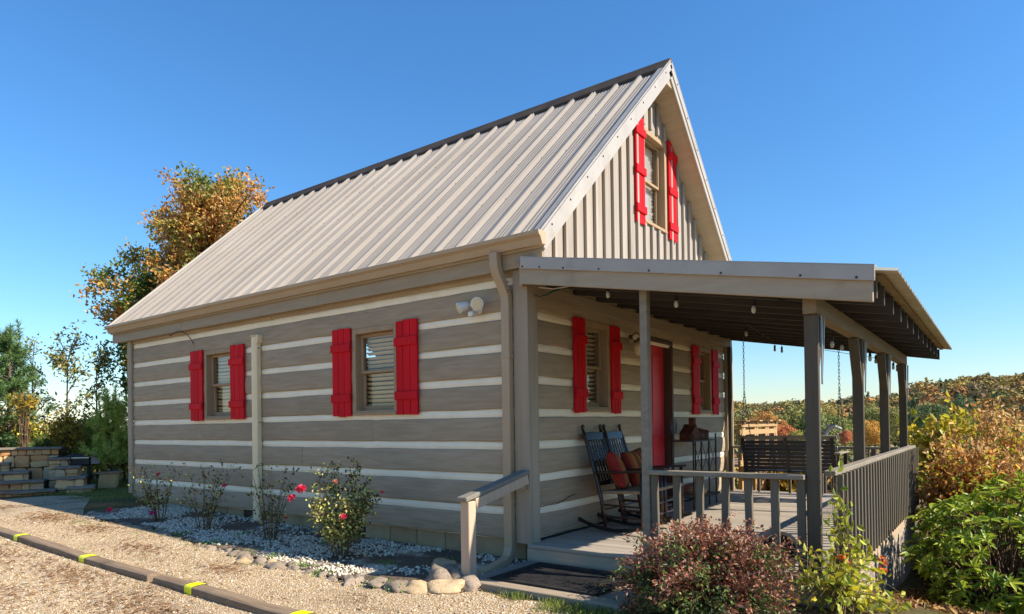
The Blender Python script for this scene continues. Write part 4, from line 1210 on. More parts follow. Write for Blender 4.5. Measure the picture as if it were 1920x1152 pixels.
for yy in (ya-.02, yb+.02):
    chain((xs_+.56, yy, .70), (xs_+.22, yy, 1.55), sw); chain((xs_+.02, yy, .70), (xs_+.215, yy, 1.55), sw)
    chain((xs_+.22, yy, 1.56), (xs_+.22, yy, zp(yy)-.17), sw)

# pale carved animal standing on the swing seat: slender neck, long muzzle, ears
an = thing("animal_figure", "white long-nosed carved animal figure standing on the porch swing", "figurine", (4.62, -1.52, .461))
m = MB()
ax_ = 4.56
m.tube([(ax_, -1.28, .76), (ax_, -1.36, .80), (ax_, -1.48, .80), (ax_, -1.55, .82), (ax_, -1.585, .90), (ax_, -1.63, .98), (ax_, -1.665, 1.03), (ax_, -1.70, 1.045), (ax_, -1.745, 1.037), (ax_, -1.80, 1.018), (ax_, -1.812, 1.013)],
       [.02, .055, .06, .062, .043, .032, .032, .034, .024, .014, .006], 10)
an_body = m.build("body", mat_white, an, smooth=True)
for s in (-1, 1):
    m = MB(); m.tube([(ax_+s*.018, -1.655, 1.05), (ax_+s*.03, -1.63, 1.075), (ax_+s*.032, -1.61, 1.08)], [.012, .010, .003], 6); m.build("ear", mat_white, an, smooth=True)
    for yy in (-1.55, -1.34):
        m = MB(); m.tube([(ax_+s*.03, yy, .78), (ax_+s*.035, yy-.012, .62), (ax_+s*.035, yy, .463)], [.03, .016, .014], 7); m.build("leg", mat_white, an, smooth=True)

# ------------------------------------------------------------------ lights
sl = thing("string_lights", "string of clear bulbs on black cord under the porch roof", "string lights", (2.5, -1.5, 1.9))
bulbs = [(.10, -.80, 2.235), (.12, -1.40, 2.085), (.14, -2.00, 1.975), (.95, -2.30, 1.80), (1.40, -2.30, 1.80), (1.85, -2.30, 1.81),
         (3.30, -2.33, 1.81), (3.66, -2.34, 1.81), (5.20, -2.34, 1.83), (5.62, -2.34, 1.83), (5.30, -.80, 2.20), (5.38, -.88, 2.18), (2.6, -1.2, 2.12)]
for (x, y, z) in bulbs:
    m = MB().tube([(x, y, z+.10), (x, y, z+.035)], .003, 5); m.tube([(x, y, z+.055), (x, y, z+.015)], [.012, .017], 8)
    b = m.build("socket", mat_black, sl)
    MB().lathe([(.010, .016), (.015, .004), (.0185, -.012), (.016, -.030), (.007, -.040), (.001, -.042)], (x, y, z), 10).build("bulb", mat_bulb, b, smooth=True)
cordp = [(.12, -.12, 2.40), (.10, -.8, 2.335), (.12, -1.1, 2.26), (.12, -1.40, 2.185), (.13, -1.7, 2.14), (.14, -2.0, 2.075), (.5, -2.33, 2.0), (.95, -2.30, 1.90), (1.15, -2.31, 1.93), (1.40, -2.30, 1.90), (1.85, -2.30, 1.91), (2.6, -2.32, 1.95), (3.30, -2.33, 1.91), (3.66, -2.34, 1.91), (4.4, -2.34, 1.96), (5.20, -2.34, 1.93), (5.40, -2.34, 1.92), (5.38, -.88, 2.28), (5.30, -.8, 2.30), (2.6, -1.2, 2.22)]
MB().tube(cordp, .0035, 5).build("cord", mat_cord, sl)
MB().tube([(.06, -.12, 2.37), (.10, -.25, 2.345), (.12, -.42, 2.35), (.11, -.62, 2.325), (.10, -.78, 2.34), (.16, -.92, 2.36), (.2, -.98, 2.39)], .005, 5).build("power_lead", mat_whitecord, sl)
MB().tube([(.03, -.08, 2.31), (.06, -.12, 2.285), (.10, -.17, 2.30), (.14, -.22, 2.335), (.17, -.27, 2.35)], [.004, .004, .007, .012, .010], 6).build("plug", pmat("green plug plastic", lin(.01, .05, .04), rough=.4), sl)

lan = thing("wall_lantern", "brass wall lantern with a round glass shade beside the red front door", "wall lantern", (2.06, -.1, 1.98))
MB().lathe([(.055, 0), (.05, .015), (.02, .022)], (2.06, -.05, 2.10), 14, 'y').build("back_plate", mat_brass, lan, smooth=True)
MB().tube([(2.06, -.03, 2.12), (2.06, -.12, 2.17), (2.06, -.165, 2.13), (2.06, -.165, 2.09)], .009, 7).build("arm", mat_brass, lan, smooth=True)
MB().lathe([(.005, .02), (.035, .01), (.075, -.03), (.08, -.04)], (2.06, -.165, 2.09), 14).build("hood", mat_brass, lan, smooth=True)
MB().lathe([(.06, 0), (.078, -.05), (.07, -.11), (.035, -.145), (.002, -.15)], (2.06, -.165, 2.048), 14).build("shade", mat_lens, lan, smooth=True)

fl = thing("security_floodlight", "white twin-head security floodlight high on the log side wall", "floodlight", (0, .5, 2.2))
m = MB().lathe([(.05, 0), (.05, .012), (.03, .03)], (0, 0, 0), 14, 'x'); m.v = [(-v[0]-.001, v[1]+.53, v[2]+2.235) for v in m.v]; m.build("base_plate", mat_lampwhite, fl, smooth=True)
MB().tube([(-.03, .53, 2.235), (-.075, .53, 2.235), (-.085, .53, 2.20)], .014, 7).build("arm", mat_lampwhite, fl, smooth=True)
MB().box(-.125, -.055, .515, .575, 2.155, 2.205).build("motion_sensor", mat_lampwhite, fl, bevel=.012, segs=2)
for (c, d, r) in (((-.11, .63, 2.262), (-.75, .55, -.35), .052), ((-.11, .47, 2.275), (-.75, -.62, -.30), .060)):
    c = Vector(c); d = Vector(d).normalized()
    m = MB(); m.tube([c-d*.055, c-d*.035, c+d*.01, c+d*.045, c+d*.06], [.018, .034, r*.85, r, r*1.02], 16); hd = m.build("lamp_head", mat_lampwhite, fl, smooth=False)
    m = MB(); m.tube([c+d*.0605, c+d*.066], [r*.82, r*.74], 16); m.build("lens", mat_lens, hd)
    m = MB(); m.tube([c-d*.05, Vector((-.04, .53, 2.24))], .012, 7); m.build("stem", mat_lampwhite, fl)

hk = MB().tube([(-.001, 5.79, 2.335), (-.03, 5.80, 2.40), (-.07, 5.83, 2.47), (-.11, 5.90, 2.525), (-.14, 5.98, 2.53), (-.16, 6.06, 2.505), (-.165, 6.10, 2.475), (-.17, 6.13, 2.475), (-.172, 6.14, 2.50)], .0055, 6)
tag(hk.build("plant_hook", mat_black, None, smooth=True), "thin black curved plant hook on the side wall above the far window", "hook")

wire = []
for k in range(40):
    q = k/39; wire.append((.125+.72*q, -.009, .352+.035*math.sin(q*9)*q*.5+.055*q*q+.004*math.sin(k*1.7)))
tag(MB().tube(wire, .0035, 5).build("extension_wire", mat_cord, None), "thin dark wire sagging along the lowest cream chinking by the rocking chairs", "wire")

# ------------------------------------------------------------------ driveway timbers with reflective straps
def timber(ya, yb, straps, label, xa, xb):
    t = thing("edging_timber", label, "timber", ((xa+xb)/2, (ya+yb)/2, gz(xa, (ya+yb)/2)), "timbers edging the gravel driveway")
    n = 14; vs = []; r = .062
    prof = [(-1, 0), (-1, .88), (-.86, 1.08), (-.3, 1.16), (.3, 1.16), (.86, 1.08), (1, .88), (1, 0)]
    def pt(q, a, b, g=1.0):
        y = ya+(yb-ya)*q; x = xa+(xb-xa)*q+.008*math.sin(q*7+ya)
        return (x+a*r*g, y, gz(x, y)-.004+b*r*g+.006*math.sin(q*11+yb))
    for k in range(n+1):
        for a, b in prof: vs.append(pt(k/n, a*(1+.05*math.sin(k*2.3+a*3)), b*(1+.03*math.sin(k*1.7+a))))
    q8 = len(prof); fs = []
    for k in range(n):
        for j in range(q8): a = k*q8+j; b = k*q8+(j+1) % q8; fs.append((a, b, b+q8, a+q8))
    fs += [tuple(range(q8)), tuple(n*q8+j for j in range(q8))]
    m = MB(); m.add(vs, fs); m.build("beam", mat_timber, t, bevel=.006)
    for sy in straps:
        q0 = (sy-ya)/(yb-ya); dq = .055/abs(yb-ya); vs = []
        for q in (q0-dq, q0, q0+dq):
            for a, b in prof: vs.append(pt(q, a*1.0+(.05 if a > 0 else -.05), b+.055))
        fs = []
        for k in range(2):
            for j in range(q8-1): a = k*q8+j; fs.append((a, a+1, a+1+q8, a+q8))
        m = MB(); m.add(vs, fs); m.build("reflective_strap", mat_yellow, t)
    return t
timber(6.9, 2.14, [5.05, 3.37], "long weathered timber with two yellow straps edging the far part of the gravel", -2.31, -2.30)
timber(2.08, -1.1, [1.50, .19], "weathered timber with yellow straps edging the gravel nearest the camera", -2.285, -2.285)

# ------------------------------------------------------------------ stones
def rock_mesh(name, seed, mat, sub=3, rough=.34):
    bm = bmesh.new(); bmesh.ops.create_icosphere(bm, subdivisions=sub, radius=1.0)
    for v in bm.verts:
        n1 = mnoise.noise(v.co*1.25+Vector((seed*3.1, seed, 0))); n2 = mnoise.noise(v.co*2.7+Vector((0, seed*5.7, seed)))
        v.co *= 1+rough*1.5*n1+rough*.5*n2
        if v.co.z < -.35: v.co.z = -.35+(v.co.z+.35)*.3
    me = bpy.data.meshes.new(name); bm.to_mesh(me); bm.free(); me.materials.append(mat)
    me.polygons.foreach_set("use_smooth", [True]*len(me.polygons))
    return me
RK = [rock_mesh("edging_stone", i, mat_rock if i < 5 else mat_rock_gold) for i in range(7)]
def rock(x, y, sx_, sy_, sz_, me, label, group="stones edging the white pebble bed", rz=None, dz=0.0):
    o = bpy.data.objects.new("edging_stone", me); link(o)
    o.location = (x, y, gz(x, y)+sz_*.30+dz); o.scale = (sx_, sy_, sz_); o.rotation_euler = (rl.uniform(-.1, .1), rl.uniform(-.1, .1), rl.uniform(0, 6.28) if rz is None else rz)
    return tag(o, label, "stone", group)
y = 6.45
while y > .62:
    x = float(bed_edge(y))+rl.uniform(-.05, .03); s = rl.uniform(.042, .072)*(.78 if y > 2.6 else 1.0)
    rock(x, y, s*rl.uniform(1.0, 1.7), s*rl.uniform(.75, 1.2), s*rl.uniform(.5, .9), RK[rl.randrange(5)], "small brown edging stone in front of the "+("full leafy rose bush" if y < 2.2 else "sparse rose bush by the cream pipe" if y < 3.5 else "rose bush left of the cream pipe" if y < 4.7 else "rose bush nearest the far corner"), dz=-.018)
    y -= s*rl.uniform(1.9, 2.6)
for (x, y, s, me, lab, hz) in ((-1.33, .50, .085, 1, "low flat brown stone left of the golden stones at the bed corner", .6), (-1.33, .30, .095, 2, "grey brown stone next to the long golden stone", .7),
        (-1.29, .13, .105, 5, "long golden stone at the front corner of the pebble bed", .62), (-1.16, -.05, .125, 6, "wide golden flat stone in front of the big round boulder", .62),
        (-1.03, .14, .115, 4, "big round brown boulder at the front corner of the pebble bed", 1.05), (-1.00, -.14, .11, 3, "reddish brown stone right of the wide golden stone", .75),
        (-.90, .06, .10, 0, "dark grey stone touching the foot of the handrail post", .8), (-.52, .55, .10, 6, "lone golden stone on the pebbles near the downspout", .65),
        (-.62, .42, .08, 2, "small brown stone on the pebbles below the lone golden stone", .7), (-.86, 6.35, .10, 3, "pale bluish stone at the far end of the pebble bed", .6)):
    rock(x, y, s*1.25, s, s*hz, RK[me], lab, dz=-.008)
# low pile of rusty stones at the middle of the row
for k in range(5): rock(-1.42+rl.uniform(-.06, .06), 1.75+k*.14, .085, .07, .05, RK[5 if k % 2 else 1], "flat rusty stone in the small pile midway along the bed edge", dz=-.01)

# ------------------------------------------------------------------ stone wall with curved steps at the far left
def block_mesh(name, seed, mat, rough=.10):
    bm = bmesh.new(); bmesh.ops.create_cube(bm, size=2.0); bmesh.ops.subdivide_edges(bm, edges=bm.edges[:], cuts=2, use_grid_fill=True)
    for v in bm.verts:
        l = max(abs(v.co.x), abs(v.co.y), abs(v.co.z)); sph = v.co.normalized()*1.25
        v.co = v.co.lerp(sph, .22)
        nv = Vector((mnoise.noise(v.co*1.3+Vector((seed, 0, 0))), mnoise.noise(v.co*1.3+Vector((0, seed*2, 9))), mnoise.noise(v.co*1.3+Vector((5, 0, seed)))))
        v.co += nv*rough*2
    me = bpy.data.meshes.new(name); bm.to_mesh(me); bm.free(); me.materials.append(mat); return me
SMATS = [mat_stone_tan, mat_stone_grey, mat_stone_rust, mat_stone_tan, mat_stone_tan]
SB = [block_mesh("stone", 3.3*i+1, SMATS[i % 5]) for i in range(10)]
# local frame: s runs along the face (towards the house), d runs away behind the face
FS = Vector((cr[0]+.55*cf[0], cr[1]+.55*cf[1], 0)).normalized(); FD = Vector((-FS.y, FS.x, 0)); FD = FD if FD.dot(Vector((cf[0], cf[1], 0))) > 0 else -FD
FO = Vector((.15, 9.75, 0))-FS*1.62-FD*.18
def SP(s, d, z): return FO+FS*s+FD*d+Vector((0, 0, z))
sw_ = thing("stone_wall_steps", "fieldstone retaining wall with curved flagstone steps left of the cabin", "stone steps", tuple(SP(.4, .5, 0)))
SWL = ROOTLOC[sw_.name]
fs_ang = math.atan2(FS.y, FS.x)
def put_stone(s, d, z, hs_, hd_, hz_, parent, ang=0.0, me=None):
    o = bpy.data.objects.new("stone", me or SB[rl.randrange(10)]); link(o, parent)
    p = SP(s, d, z)-SWL; o.location = p; o.scale = (hs_, hd_, hz_); o.rotation_euler = (rl.uniform(-.06, .06), rl.uniform(-.08, .08), fs_ang+ang+rl.uniform(-.05, .05))
    return o
def stone_face(s0, s1, d, z0, z1, parent, course=.17, depth=.09):
    z = z0
    while z < z1-.04:
        h = min(course*rl.uniform(.75, 1.35), z1-z)
        if z1-(z+h) < .06: h = z1-z
        s = s0
        while s < s1-.02:
            w = min(h*rl.uniform(.7, 2.0), s1-s)
            if s1-(s+w) < .07: w = s1-s
            if h > .15 and rl.random() < .3:
                put_stone(s+w/2, d+depth*.5, z+h*.27, w*.47, depth*.6, h*.235, parent); put_stone(s+w/2, d+depth*.5, z+h*.76, w*.47, depth*.6, h*.225, parent)
            else: put_stone(s+w/2, d+depth*.5, z+h/2, w*.47, depth*rl.uniform(.5, .75), h*.46, parent)
            s += w
        z += h
def slab(s0, s1, d0, d1, z0, z1, name, parent, mat, curve=0.0):
    n = 8; vs = []
    for zz in (z0, z1):
        for k in range(n+1):
            q = k/n; s = s0+(s1-s0)*q; off = curve*(1-(2*q-1)**2)
            vs.append(SP(s, d0-off+.006*math.sin(k*2.1), zz+.004*math.sin(k*1.3)))
        for k in range(n, -1, -1):
            q = k/n; s = s0+(s1-s0)*q; vs.append(SP(s, d1, zz))
    N = 2*(n+1); fs = [tuple(range(N-1, -1, -1)), tuple(range(N, 2*N))]
    for i in range(N): j = (i+1) % N; fs.append((i, j, j+N, i+N))
    m = MB(); m.add(vs, fs); return m.build(name, mat, parent, bevel=.008)
def core_box(s0, s1, d0, d1, z0, z1, name, parent):
    m = MB(); vs = [SP(s, d, z) for z in (z0, z1) for s, d in ((s0, d0), (s1, d0), (s1, d1), (s0, d1))]
    m.add(vs, [(0, 3, 2, 1), (4, 5, 6, 7), (0, 1, 5, 4), (1, 2, 6, 5), (2, 3, 7, 6), (3, 0, 4, 7)]); return m.build(name, mat_mortar, parent)
zb = -.14
# back wall
bw_ = core_box(-3.2, 1.06, 1.42, 1.8, zb-.1, .78, "back_wall", sw_)
stone_face(-3.2, 1.06, 1.34, .20, .78, bw_, .25, .10)
slab(-3.25, 1.11, 1.27, 1.85, .782, .825, "wall_cap", bw_, mat_flag)
# steps climbing to the left and back
for k, (s0, s1, d0, zt) in enumerate(((.28, 1.12, .18, .10), (.05, .92, .44, .255), (-1.6, .66, .74, .41), (-2.0, .34, 1.02, .57))):
    st_ = core_box(s0+.03, s1-.02, d0+.10, 1.41, zb-.15, zt-.046, "step", sw_)
    stone_face(s0+.03, s1, d0+.04, zt-.20 if k else zb-.02, zt-.048, st_, .12, .07)
    stone_face_end = [put_stone(s0+.06, d0+.22, zt-.13, .05, .10, .07, st_, 1.57) for _ in range(1)]
    slab(s0-.02, s1, d0, d0+.42, zt-.045, zt, "tread", st_, mat_flag, .07)
slab(.55, 1.48, -.12, .30, zb-.06, -.03, "tread", sw_, mat_flag, .05)
# stepped pier at the right end
for (s0, s1, d0, zt) in ((.93, 1.24, .98, .63), (1.06, 1.42, .72, .47), (1.08, 1.52, .46, .29), (1.28, 1.66, .20, .12)):
    pr__ = core_box(s0+.03, s1-.03, d0+.08, d0+.62, zb-.15, zt-.05, "pier", sw_)
    stone_face(s0, s1, d0+.03, zb-.02, zt-.05, pr__, .19, .09)
    stone_face_r = [put_stone(s1-.03, d0+.30, zt-.13, .14, .06, .075, pr__, 1.57), put_stone(s1-.03, d0+.30, zt-.30, .14, .06, .07, pr__, 1.57)]
    slab(s0-.02, s1+.03, d0, d0+.66, zt-.048, zt, "pier_cap", pr__, mat_flag)

# charcoal grill standing behind the pier
gr = thing("charcoal_grill", "black charcoal grill with a grey side shelf behind the stone pier", "grill", tuple(SP(1.20, 1.3, 0)))
def sbox(s0, s1, d0, d1, z0, z1):
    m = MB(); vs = [SP(s, d, z) for z in (z0, z1) for s, d in ((s0, d0), (s1, d0), (s1, d1), (s0, d1))]
    m.add(vs, [(0, 3, 2, 1), (4, 5, 6, 7), (0, 1, 5, 4), (1, 2, 6, 5), (2, 3, 7, 6), (3, 0, 4, 7)]); return m
sbox(1.20, 1.58, 1.15, 1.50, .46, .68).build("firebox", mat_black, gr, bevel=.02)
sbox(1.585, 1.74, 1.18, 1.48, .48, .67).build("side_shelf", mat_cabinet, gr, bevel=.008)
for (s, d) in ((1.24, 1.2), (1.54, 1.2), (1.24, 1.45), (1.54, 1.45)): sbox(s-.02, s+.02, d-.02, d+.02, -.12, .46).build("leg", mat_black, gr)
sbox(1.22, 1.56, 1.12, 1.148, .60, .62).build("handle", mat_galv, gr)

bx_ = thing("wooden_box", "small golden plywood box with a tilted lid behind the cabin's far corner", "box", (.70, 10.35, .0))
bz = gz(.7, 10.35)
c0 = Vector((.70, 10.35, 0)); U1 = Vector((.86, -.51, 0)).normalized(); U2 = Vector((U1.y, -U1.x, 0)); U2 = U2 if U2.y < 0 else -U2
def obox(u0, u1, v0, v1, z0, z1, sh=0.0):
    m = MB(); vs = [c0+U1*(u+sh*(z-z0))+U2*v+Vector((0, 0, z+(.03*u if z > z0 else 0))) for z in (z0, z1) for u, v in ((u0, v0), (u1, v0), (u1, v1), (u0, v1))]
    m.add(vs, [(0, 3, 2, 1), (4, 5, 6, 7), (0, 1, 5, 4), (1, 2, 6, 5), (2, 3, 7, 6), (3, 0, 4, 7)]); return m
obox(-.15, .15, -.15, .15, bz-.02, bz+.29, .14).build("body", mat_board, bx_, bevel=.004)
obox(-.16, .24, -.19, .19, bz+.295, bz+.325).build("lid", mat_boxtop, bx_, bevel=.004)

c0 = FO+FS*.10-FD*.35
cb = thing("grey_cabinet", "grey panelled cabinet at the left edge of the gravel below the stone steps", "cabinet", (c0.x, c0.y, gz(c0.x, c0.y)))
c0 = FO+FS*.10-FD*.35; cz = gz(c0.x, c0.y); U1 = FS.copy(); U2 = -FD
obox(-.62, .0, -.5, .0, cz-.02, cz+.44).build("body", mat_cabinet, cb, bevel=.006)
obox(-.64, .02, -.52, .02, cz+.442, cz+.47).build("top", mat_cabinet, cb, bevel=.005)
for k in range(4): obox(-.60+k*.15, -.60+k*.15+.135, .001, .012, cz+.04, cz+.40).build("panel", mat_cabinet, cb, bevel=.004)

# ------------------------------------------------------------------ cedar deck beyond the porch
fd = thing("cedar_deck", "raised honey-coloured cedar deck with capped posts beyond the porch end", "deck", (9.2, .6, -1.0))
def _at(px, dep):
    q = CAM+dep*(cf+cr*(px-960.34)/1241.05); return (q[0], q[1], 0.0)
FDA, FDB = _at(1392, 11.3), _at(1452, 12.7)
def L2(q, off=0.0):  # along the front of the deck
    return Vector(FDA).lerp(Vector(FDB), q)
dz0, dzt = .42, 1.06
dirv = (L2(1)-L2(0)).normalized(); nrm = Vector((dirv.y, -dirv.x, 0)); nrm = nrm if nrm.y < 0 else -nrm
for q in (.0, .38, .715, 1.0):
    p = L2(q)
    for oo in (0, .11):
        pp = p+dirv*(-oo)
        MB().box(pp.x-.045, pp.x+.045, pp.y-.035, pp.y+.035, -1.6, 1.12).build("post", mat_cedar, fd, bevel=.004)
    pc = p-dirv*.055
    MB().box(pc.x-.09, pc.x+.09, pc.y-.12, pc.y+.12, 1.122, 1.15).build("post_cap", mat_cedar, fd, bevel=.006)
for (za, zb_, t) in ((1.03, 1.08, .07), (.90, .985, .03), (.40, .47, .03)):
    a, b = L2(-.12)+nrm*.02, L2(1.0)+nrm*.02
    MB().bar((a.x, a.y, (za+zb_)/2), (b.x, b.y, (za+zb_)/2), t, zb_-za).build("rail", mat_cedar, fd, bevel=.004)
m = MB(); L_ = (L2(1)-L2(-.12)).length; k = 0
while k*.05 < L_:
    p = L2(-.12)+dirv*(k*.05); m.tube([(p.x, p.y, .47), (p.x, p.y, .90)], .005, 4); k += 1
for zz in np.arange(.50, .90, .075): m.tube([tuple(L2(-.12)+Vector((0, 0, zz))), tuple(L2(1)+Vector((0, 0, zz)))], .005, 4)
m.build("wire_mesh", mat_black, fd)["kind"] = "stuff"
a, b = L2(-.12)+nrm*.06, L2(1.05)+nrm*.06
MB().bar((a.x, a.y, .27), (b.x, b.y, .27), .05, .22).build("fascia", mat_cedar, fd, bevel=.004)
m = MB(); vs = [L2(-.12)+nrm*.03, L2(1.05)+nrm*.03, L2(1.05)-nrm*2.2, L2(-.12)-nrm*2.2]
m.add([(v.x, v.y, z) for z in (.36, .395) for v in vs], [(0, 3, 2, 1), (4, 5, 6, 7), (0, 1, 5, 4), (1, 2, 6, 5), (2, 3, 7, 6), (3, 0, 4, 7)]); m.build("deck_floor", mat_cedar, fd)
a, b = L2(.35)+nrm*.10, L2(1.35)+nrm*.35
MB().bar((a.x, a.y, .06), (b.x, b.y, -.62), .05, .26).build("stair_stringer", mat_cedar, fd, bevel=.004)
a, b = L2(.86)+nrm*.02, L2(.95)+nrm*.02
MB().bar((a.x, a.y, -.9), (b.x, b.y, .02), .05, .09, (0, 1, 0)).build("brace", mat_cedar, fd)
# ------------------------------------------------------------------ vegetation
def shrub(name, label, cat, base, tips, stems, leaf, mat, twig_mat, group=None, r0=.012, sub=.45, along=6, rng=RNG, up=.4, bend=.35, twig_r=.0025, droop=0.0, sides=4):
    """canes from the base fan out to tip points; leaves sit along the outer part of each cane.
    leaf = (length, width, spread)"""
    base = np.array(base, float)
    t = thing(name, label, cat, tuple(base), group)
    lines = []; P = []; A = []
    tips = np.asarray(tips, float)
    ks = rng.integers(0, stems, len(tips))
    mains = []
    for s in range(stems):
        sel = tips[ks == s]
        if len(sel) == 0: mains.append(None); continue
        c = sel.mean(0); q = base + np.append(rng.normal(0, .05+.02*stems**.5, 2), 0)*.6
        q[2] = gz(q[0], q[1])-.02 if abs(base[2]-gz(base[0], base[1])) < .3 else base[2]
        mid = q*.45+c*.55; mid[:2] = q[:2]*.62+c[:2]*.38
        pts = qbez(q, mid, q+(c-q)*.75, 7); lines.append((pts, np.linspace(r0, r0*.5, 7))); mains.append(pts)
    for p, k in zip(tips, ks):
        mp = mains[k]; st_ = mp[rng.integers(2, 7)]
        ctl = st_*.5+p*.5; ctl[2] += bend*np.linalg.norm(p-st_)*.4
        pts = qbez(st_, ctl, p, 6); lines.append((pts, np.linspace(r0*.4, twig_r*.6, 6)))
        d = unit(p-st_)
        n_ = along; tt = 1-rng.random(n_)*sub
        ptsL = (1-tt)[:, None]**2*st_+2*(tt*(1-tt))[:, None]*ctl+tt[:, None]**2*p
        P.append(ptsL+rng.normal(0, leaf[2], (n_, 3))); a = d[None]*.5+rand_dirs(n_, rng)*.9; a[:, 2] -= droop; A.append(a)
    P = np.concatenate(P); A = np.concatenate(A); n_ = len(P)
    tubes_mesh("stem", lines, twig_mat, t, sides)["kind"] = "stuff"
    leaf_part("foliage", P, A, leaf[0]*rng.uniform(.65, 1.25, n_), leaf[1]*rng.uniform(.7, 1.2, n_), mat, t, rng, up=up)
    return t

def blob_tips(c, rad, n, rng=RNG, shell=.55, lump=.28, flat=-1.0, seed=0.0, freq=1.4):
    """points in the outer shell of a lumpy ellipsoid"""
    d = rand_dirs(int(n*2.2), rng); d = d[d[:, 2] > flat][:n]
    k = np.array([1+lump*1.7*mnoise.noise(Vector(v*freq)+Vector((seed, seed*2, 1.0)))+lump*.7*mnoise.noise(Vector(v*freq*2.6)+Vector((seed, 3, seed))) for v in d])
    r = (shell+(1-shell)*rng.random(len(d))**.7)*k
    return np.array(c)+d*r[:, None]*np.array(rad)

# barberry in front of the deck edge
mat_barb = leafmat("barberry leaf", None, 0.42, 0.25, attr="pigment", spec=0.35, vary=.22); TINTS["barberry leaf"] = ([[(.12, .17, .04), (.20, .24, .06), (.09, .12, .03)], [(.24, .075, .045), (.17, .05, .035), (.32, .12, .065)], [(.38, .17, .10), (.50, .29, .18), (.34, .12, .06)]], 5.0, 5.0, -0.06, 0.9)
bc = (-.72, -1.93, gz(-.72, -1.93))
tips = blob_tips((bc[0], bc[1], bc[2]+.22), (.62, .62, .40), 1150, shell=.50, lump=.34, flat=-.6, seed=2.0, freq=2.1)
sp_ = np.array([[.48, .42, .18], [-.1, .0, .52], [.10, -.25, .50], [-.35, .45, .25], [.25, .12, .47]]) + np.array(bc)
extra = np.concatenate([p+RNG.normal(0, .07, (40, 3)) for p in sp_])
shrub("barberry_bush", "dense reddish barberry bush in the foreground below the deck edge", "bush", bc, np.concatenate([tips, extra]), 14, (.030, .017, .016), mat_barb, mat_twig, r0=.008, sub=.6, along=16, up=.35, twig_r=.0015)

# yellow vine climbing the corner post
mat_vine = leafmat("yellow vine leaf", [lin(0.462, 0.440, 0.022), lin(0.682, 0.550, 0.033), lin(0.176, 0.264, 0.033), lin(0.605, 0.605, 0.066), lin(0.330, 0.374, 0.033), lin(0.726, 0.638, 0.176)], .45, .4)
vb = (-.20, -2.62, gz(-.20, -2.62))
tv = np.concatenate([blob_tips((-.22, -2.55, .02), (.26, .26, .26), 60, shell=.3, seed=4), blob_tips((.0, -2.58, .38), (.10, .10, .42), 42, shell=.3, seed=5), blob_tips((.35, -2.66, .05), (.45, .10, .20), 34, shell=.3, seed=6), blob_tips((.55, -2.68, -.25), (.6, .12, .2), 34, shell=.3, seed=7), blob_tips((.15, -2.85, -.22), (.4, .25, .22), 46, shell=.3, seed=77),
                     blob_tips((-.45, -2.42, .12), (.22, .3, .22), 34, shell=.3, seed=9)])
shrub("climbing_vine", "yellow-leaved vine climbing the corner porch post beside the barberry", "vine", vb, tv, 9, (.058, .036, .03), mat_vine, mat_greentwig, r0=.006, sub=.7, along=3, up=.3, bend=.9, twig_r=.0018)
mat_flame = leafmat("orange blossom", [lin(.70, .12, .03), lin(.85, .22, .05)], .5, .35)
for (x, y, z) in ((-.15, -2.62, .22), (.95, -2.72, .02), (.85, -2.74, -.02)):
    pos = np.array([x, y, z])+RNG.normal(0, .014, (9, 3))
    o = leaf_part("trumpet_flower", pos, rand_dirs(9), np.full(9, .04), np.full(9, .03), mat_flame, None, kind=None)
    tag(o, "small orange flower on the yellow vine by the corner post" if x < 0 else "upper small orange flower on the vine along the lattice" if z > 0 else "lower small orange flower on the vine along the lattice", "flower", "orange flowers on the vine")

# rhododendron with whorled leaves
mat_rhodo = leafmat("rhododendron leaf", [lin(0.130, 0.205, 0.024), lin(0.259, 0.349, 0.033), lin(0.438, 0.506, 0.048), lin(0.194, 0.277, 0.028), lin(0.583, 0.603, 0.085)], .4, .35, spec=.35, vary=.2)
rc = (2.55, -3.42, gz(2.55, -3.42))
rt = thing("rhododendron", "glossy green rhododendron with whorled leaves beside the lattice skirt", "bush", rc)
tips = np.concatenate([blob_tips((2.55, -3.45, -.18), (.95, .72, .66), 300, shell=.55, lump=.2, flat=-.9, seed=8), blob_tips((3.3, -3.75, -.1), (.9, .8, .72), 170, shell=.5, lump=.2, flat=-.9, seed=18), blob_tips((1.9, -3.75, -.65), (.6, .5, .45), 90, shell=.5, seed=28)])
lines = []; P = []; A = []; Ls = []
cc = np.array([2.6, -3.5, -1.0])
for p in tips:
    q = cc+RNG.normal(0, .10, 3)*np.array([1.5, 1, .2]); q[2] = gz(q[0], q[1])
    ctl = q*.5+p*.5+np.array([0, 0, .12]); pts = qbez(q, ctl, p, 6); lines.append((pts, np.linspace(.011, .0035, 6)))
    d = unit(p-ctl+np.array([0, 0, .25])); s = unit(np.cross(d, [0.3, .1, 1])); t_ = np.cross(d, s)
    k = RNG.integers(8, 13)
    for j in range(k):
        a = 2*np.pi*j/k+RNG.uniform(-.2, .2); el = RNG.uniform(.05, .75)
        A.append(d*el+(s*np.cos(a)+t_*np.sin(a))); P.append(p-d*RNG.uniform(0, .05)); Ls.append(RNG.uniform(.075, .125))
    for j in range(3):
        P.append(p-d*RNG.uniform(.06, .22)+RNG.normal(0, .02, 3)); A.append(rand_dirs(1)[0]+d*.4); Ls.append(RNG.uniform(.06, .10))
P = np.array(P); A = np.array(A); Ls = np.array(Ls)
tubes_mesh("stem", lines, mat_twig, rt, 4)["kind"] = "stuff"
leaf_part("foliage", P, A, Ls, Ls*RNG.uniform(.30, .42, len(Ls)), mat_rhodo, rt, up=.75)

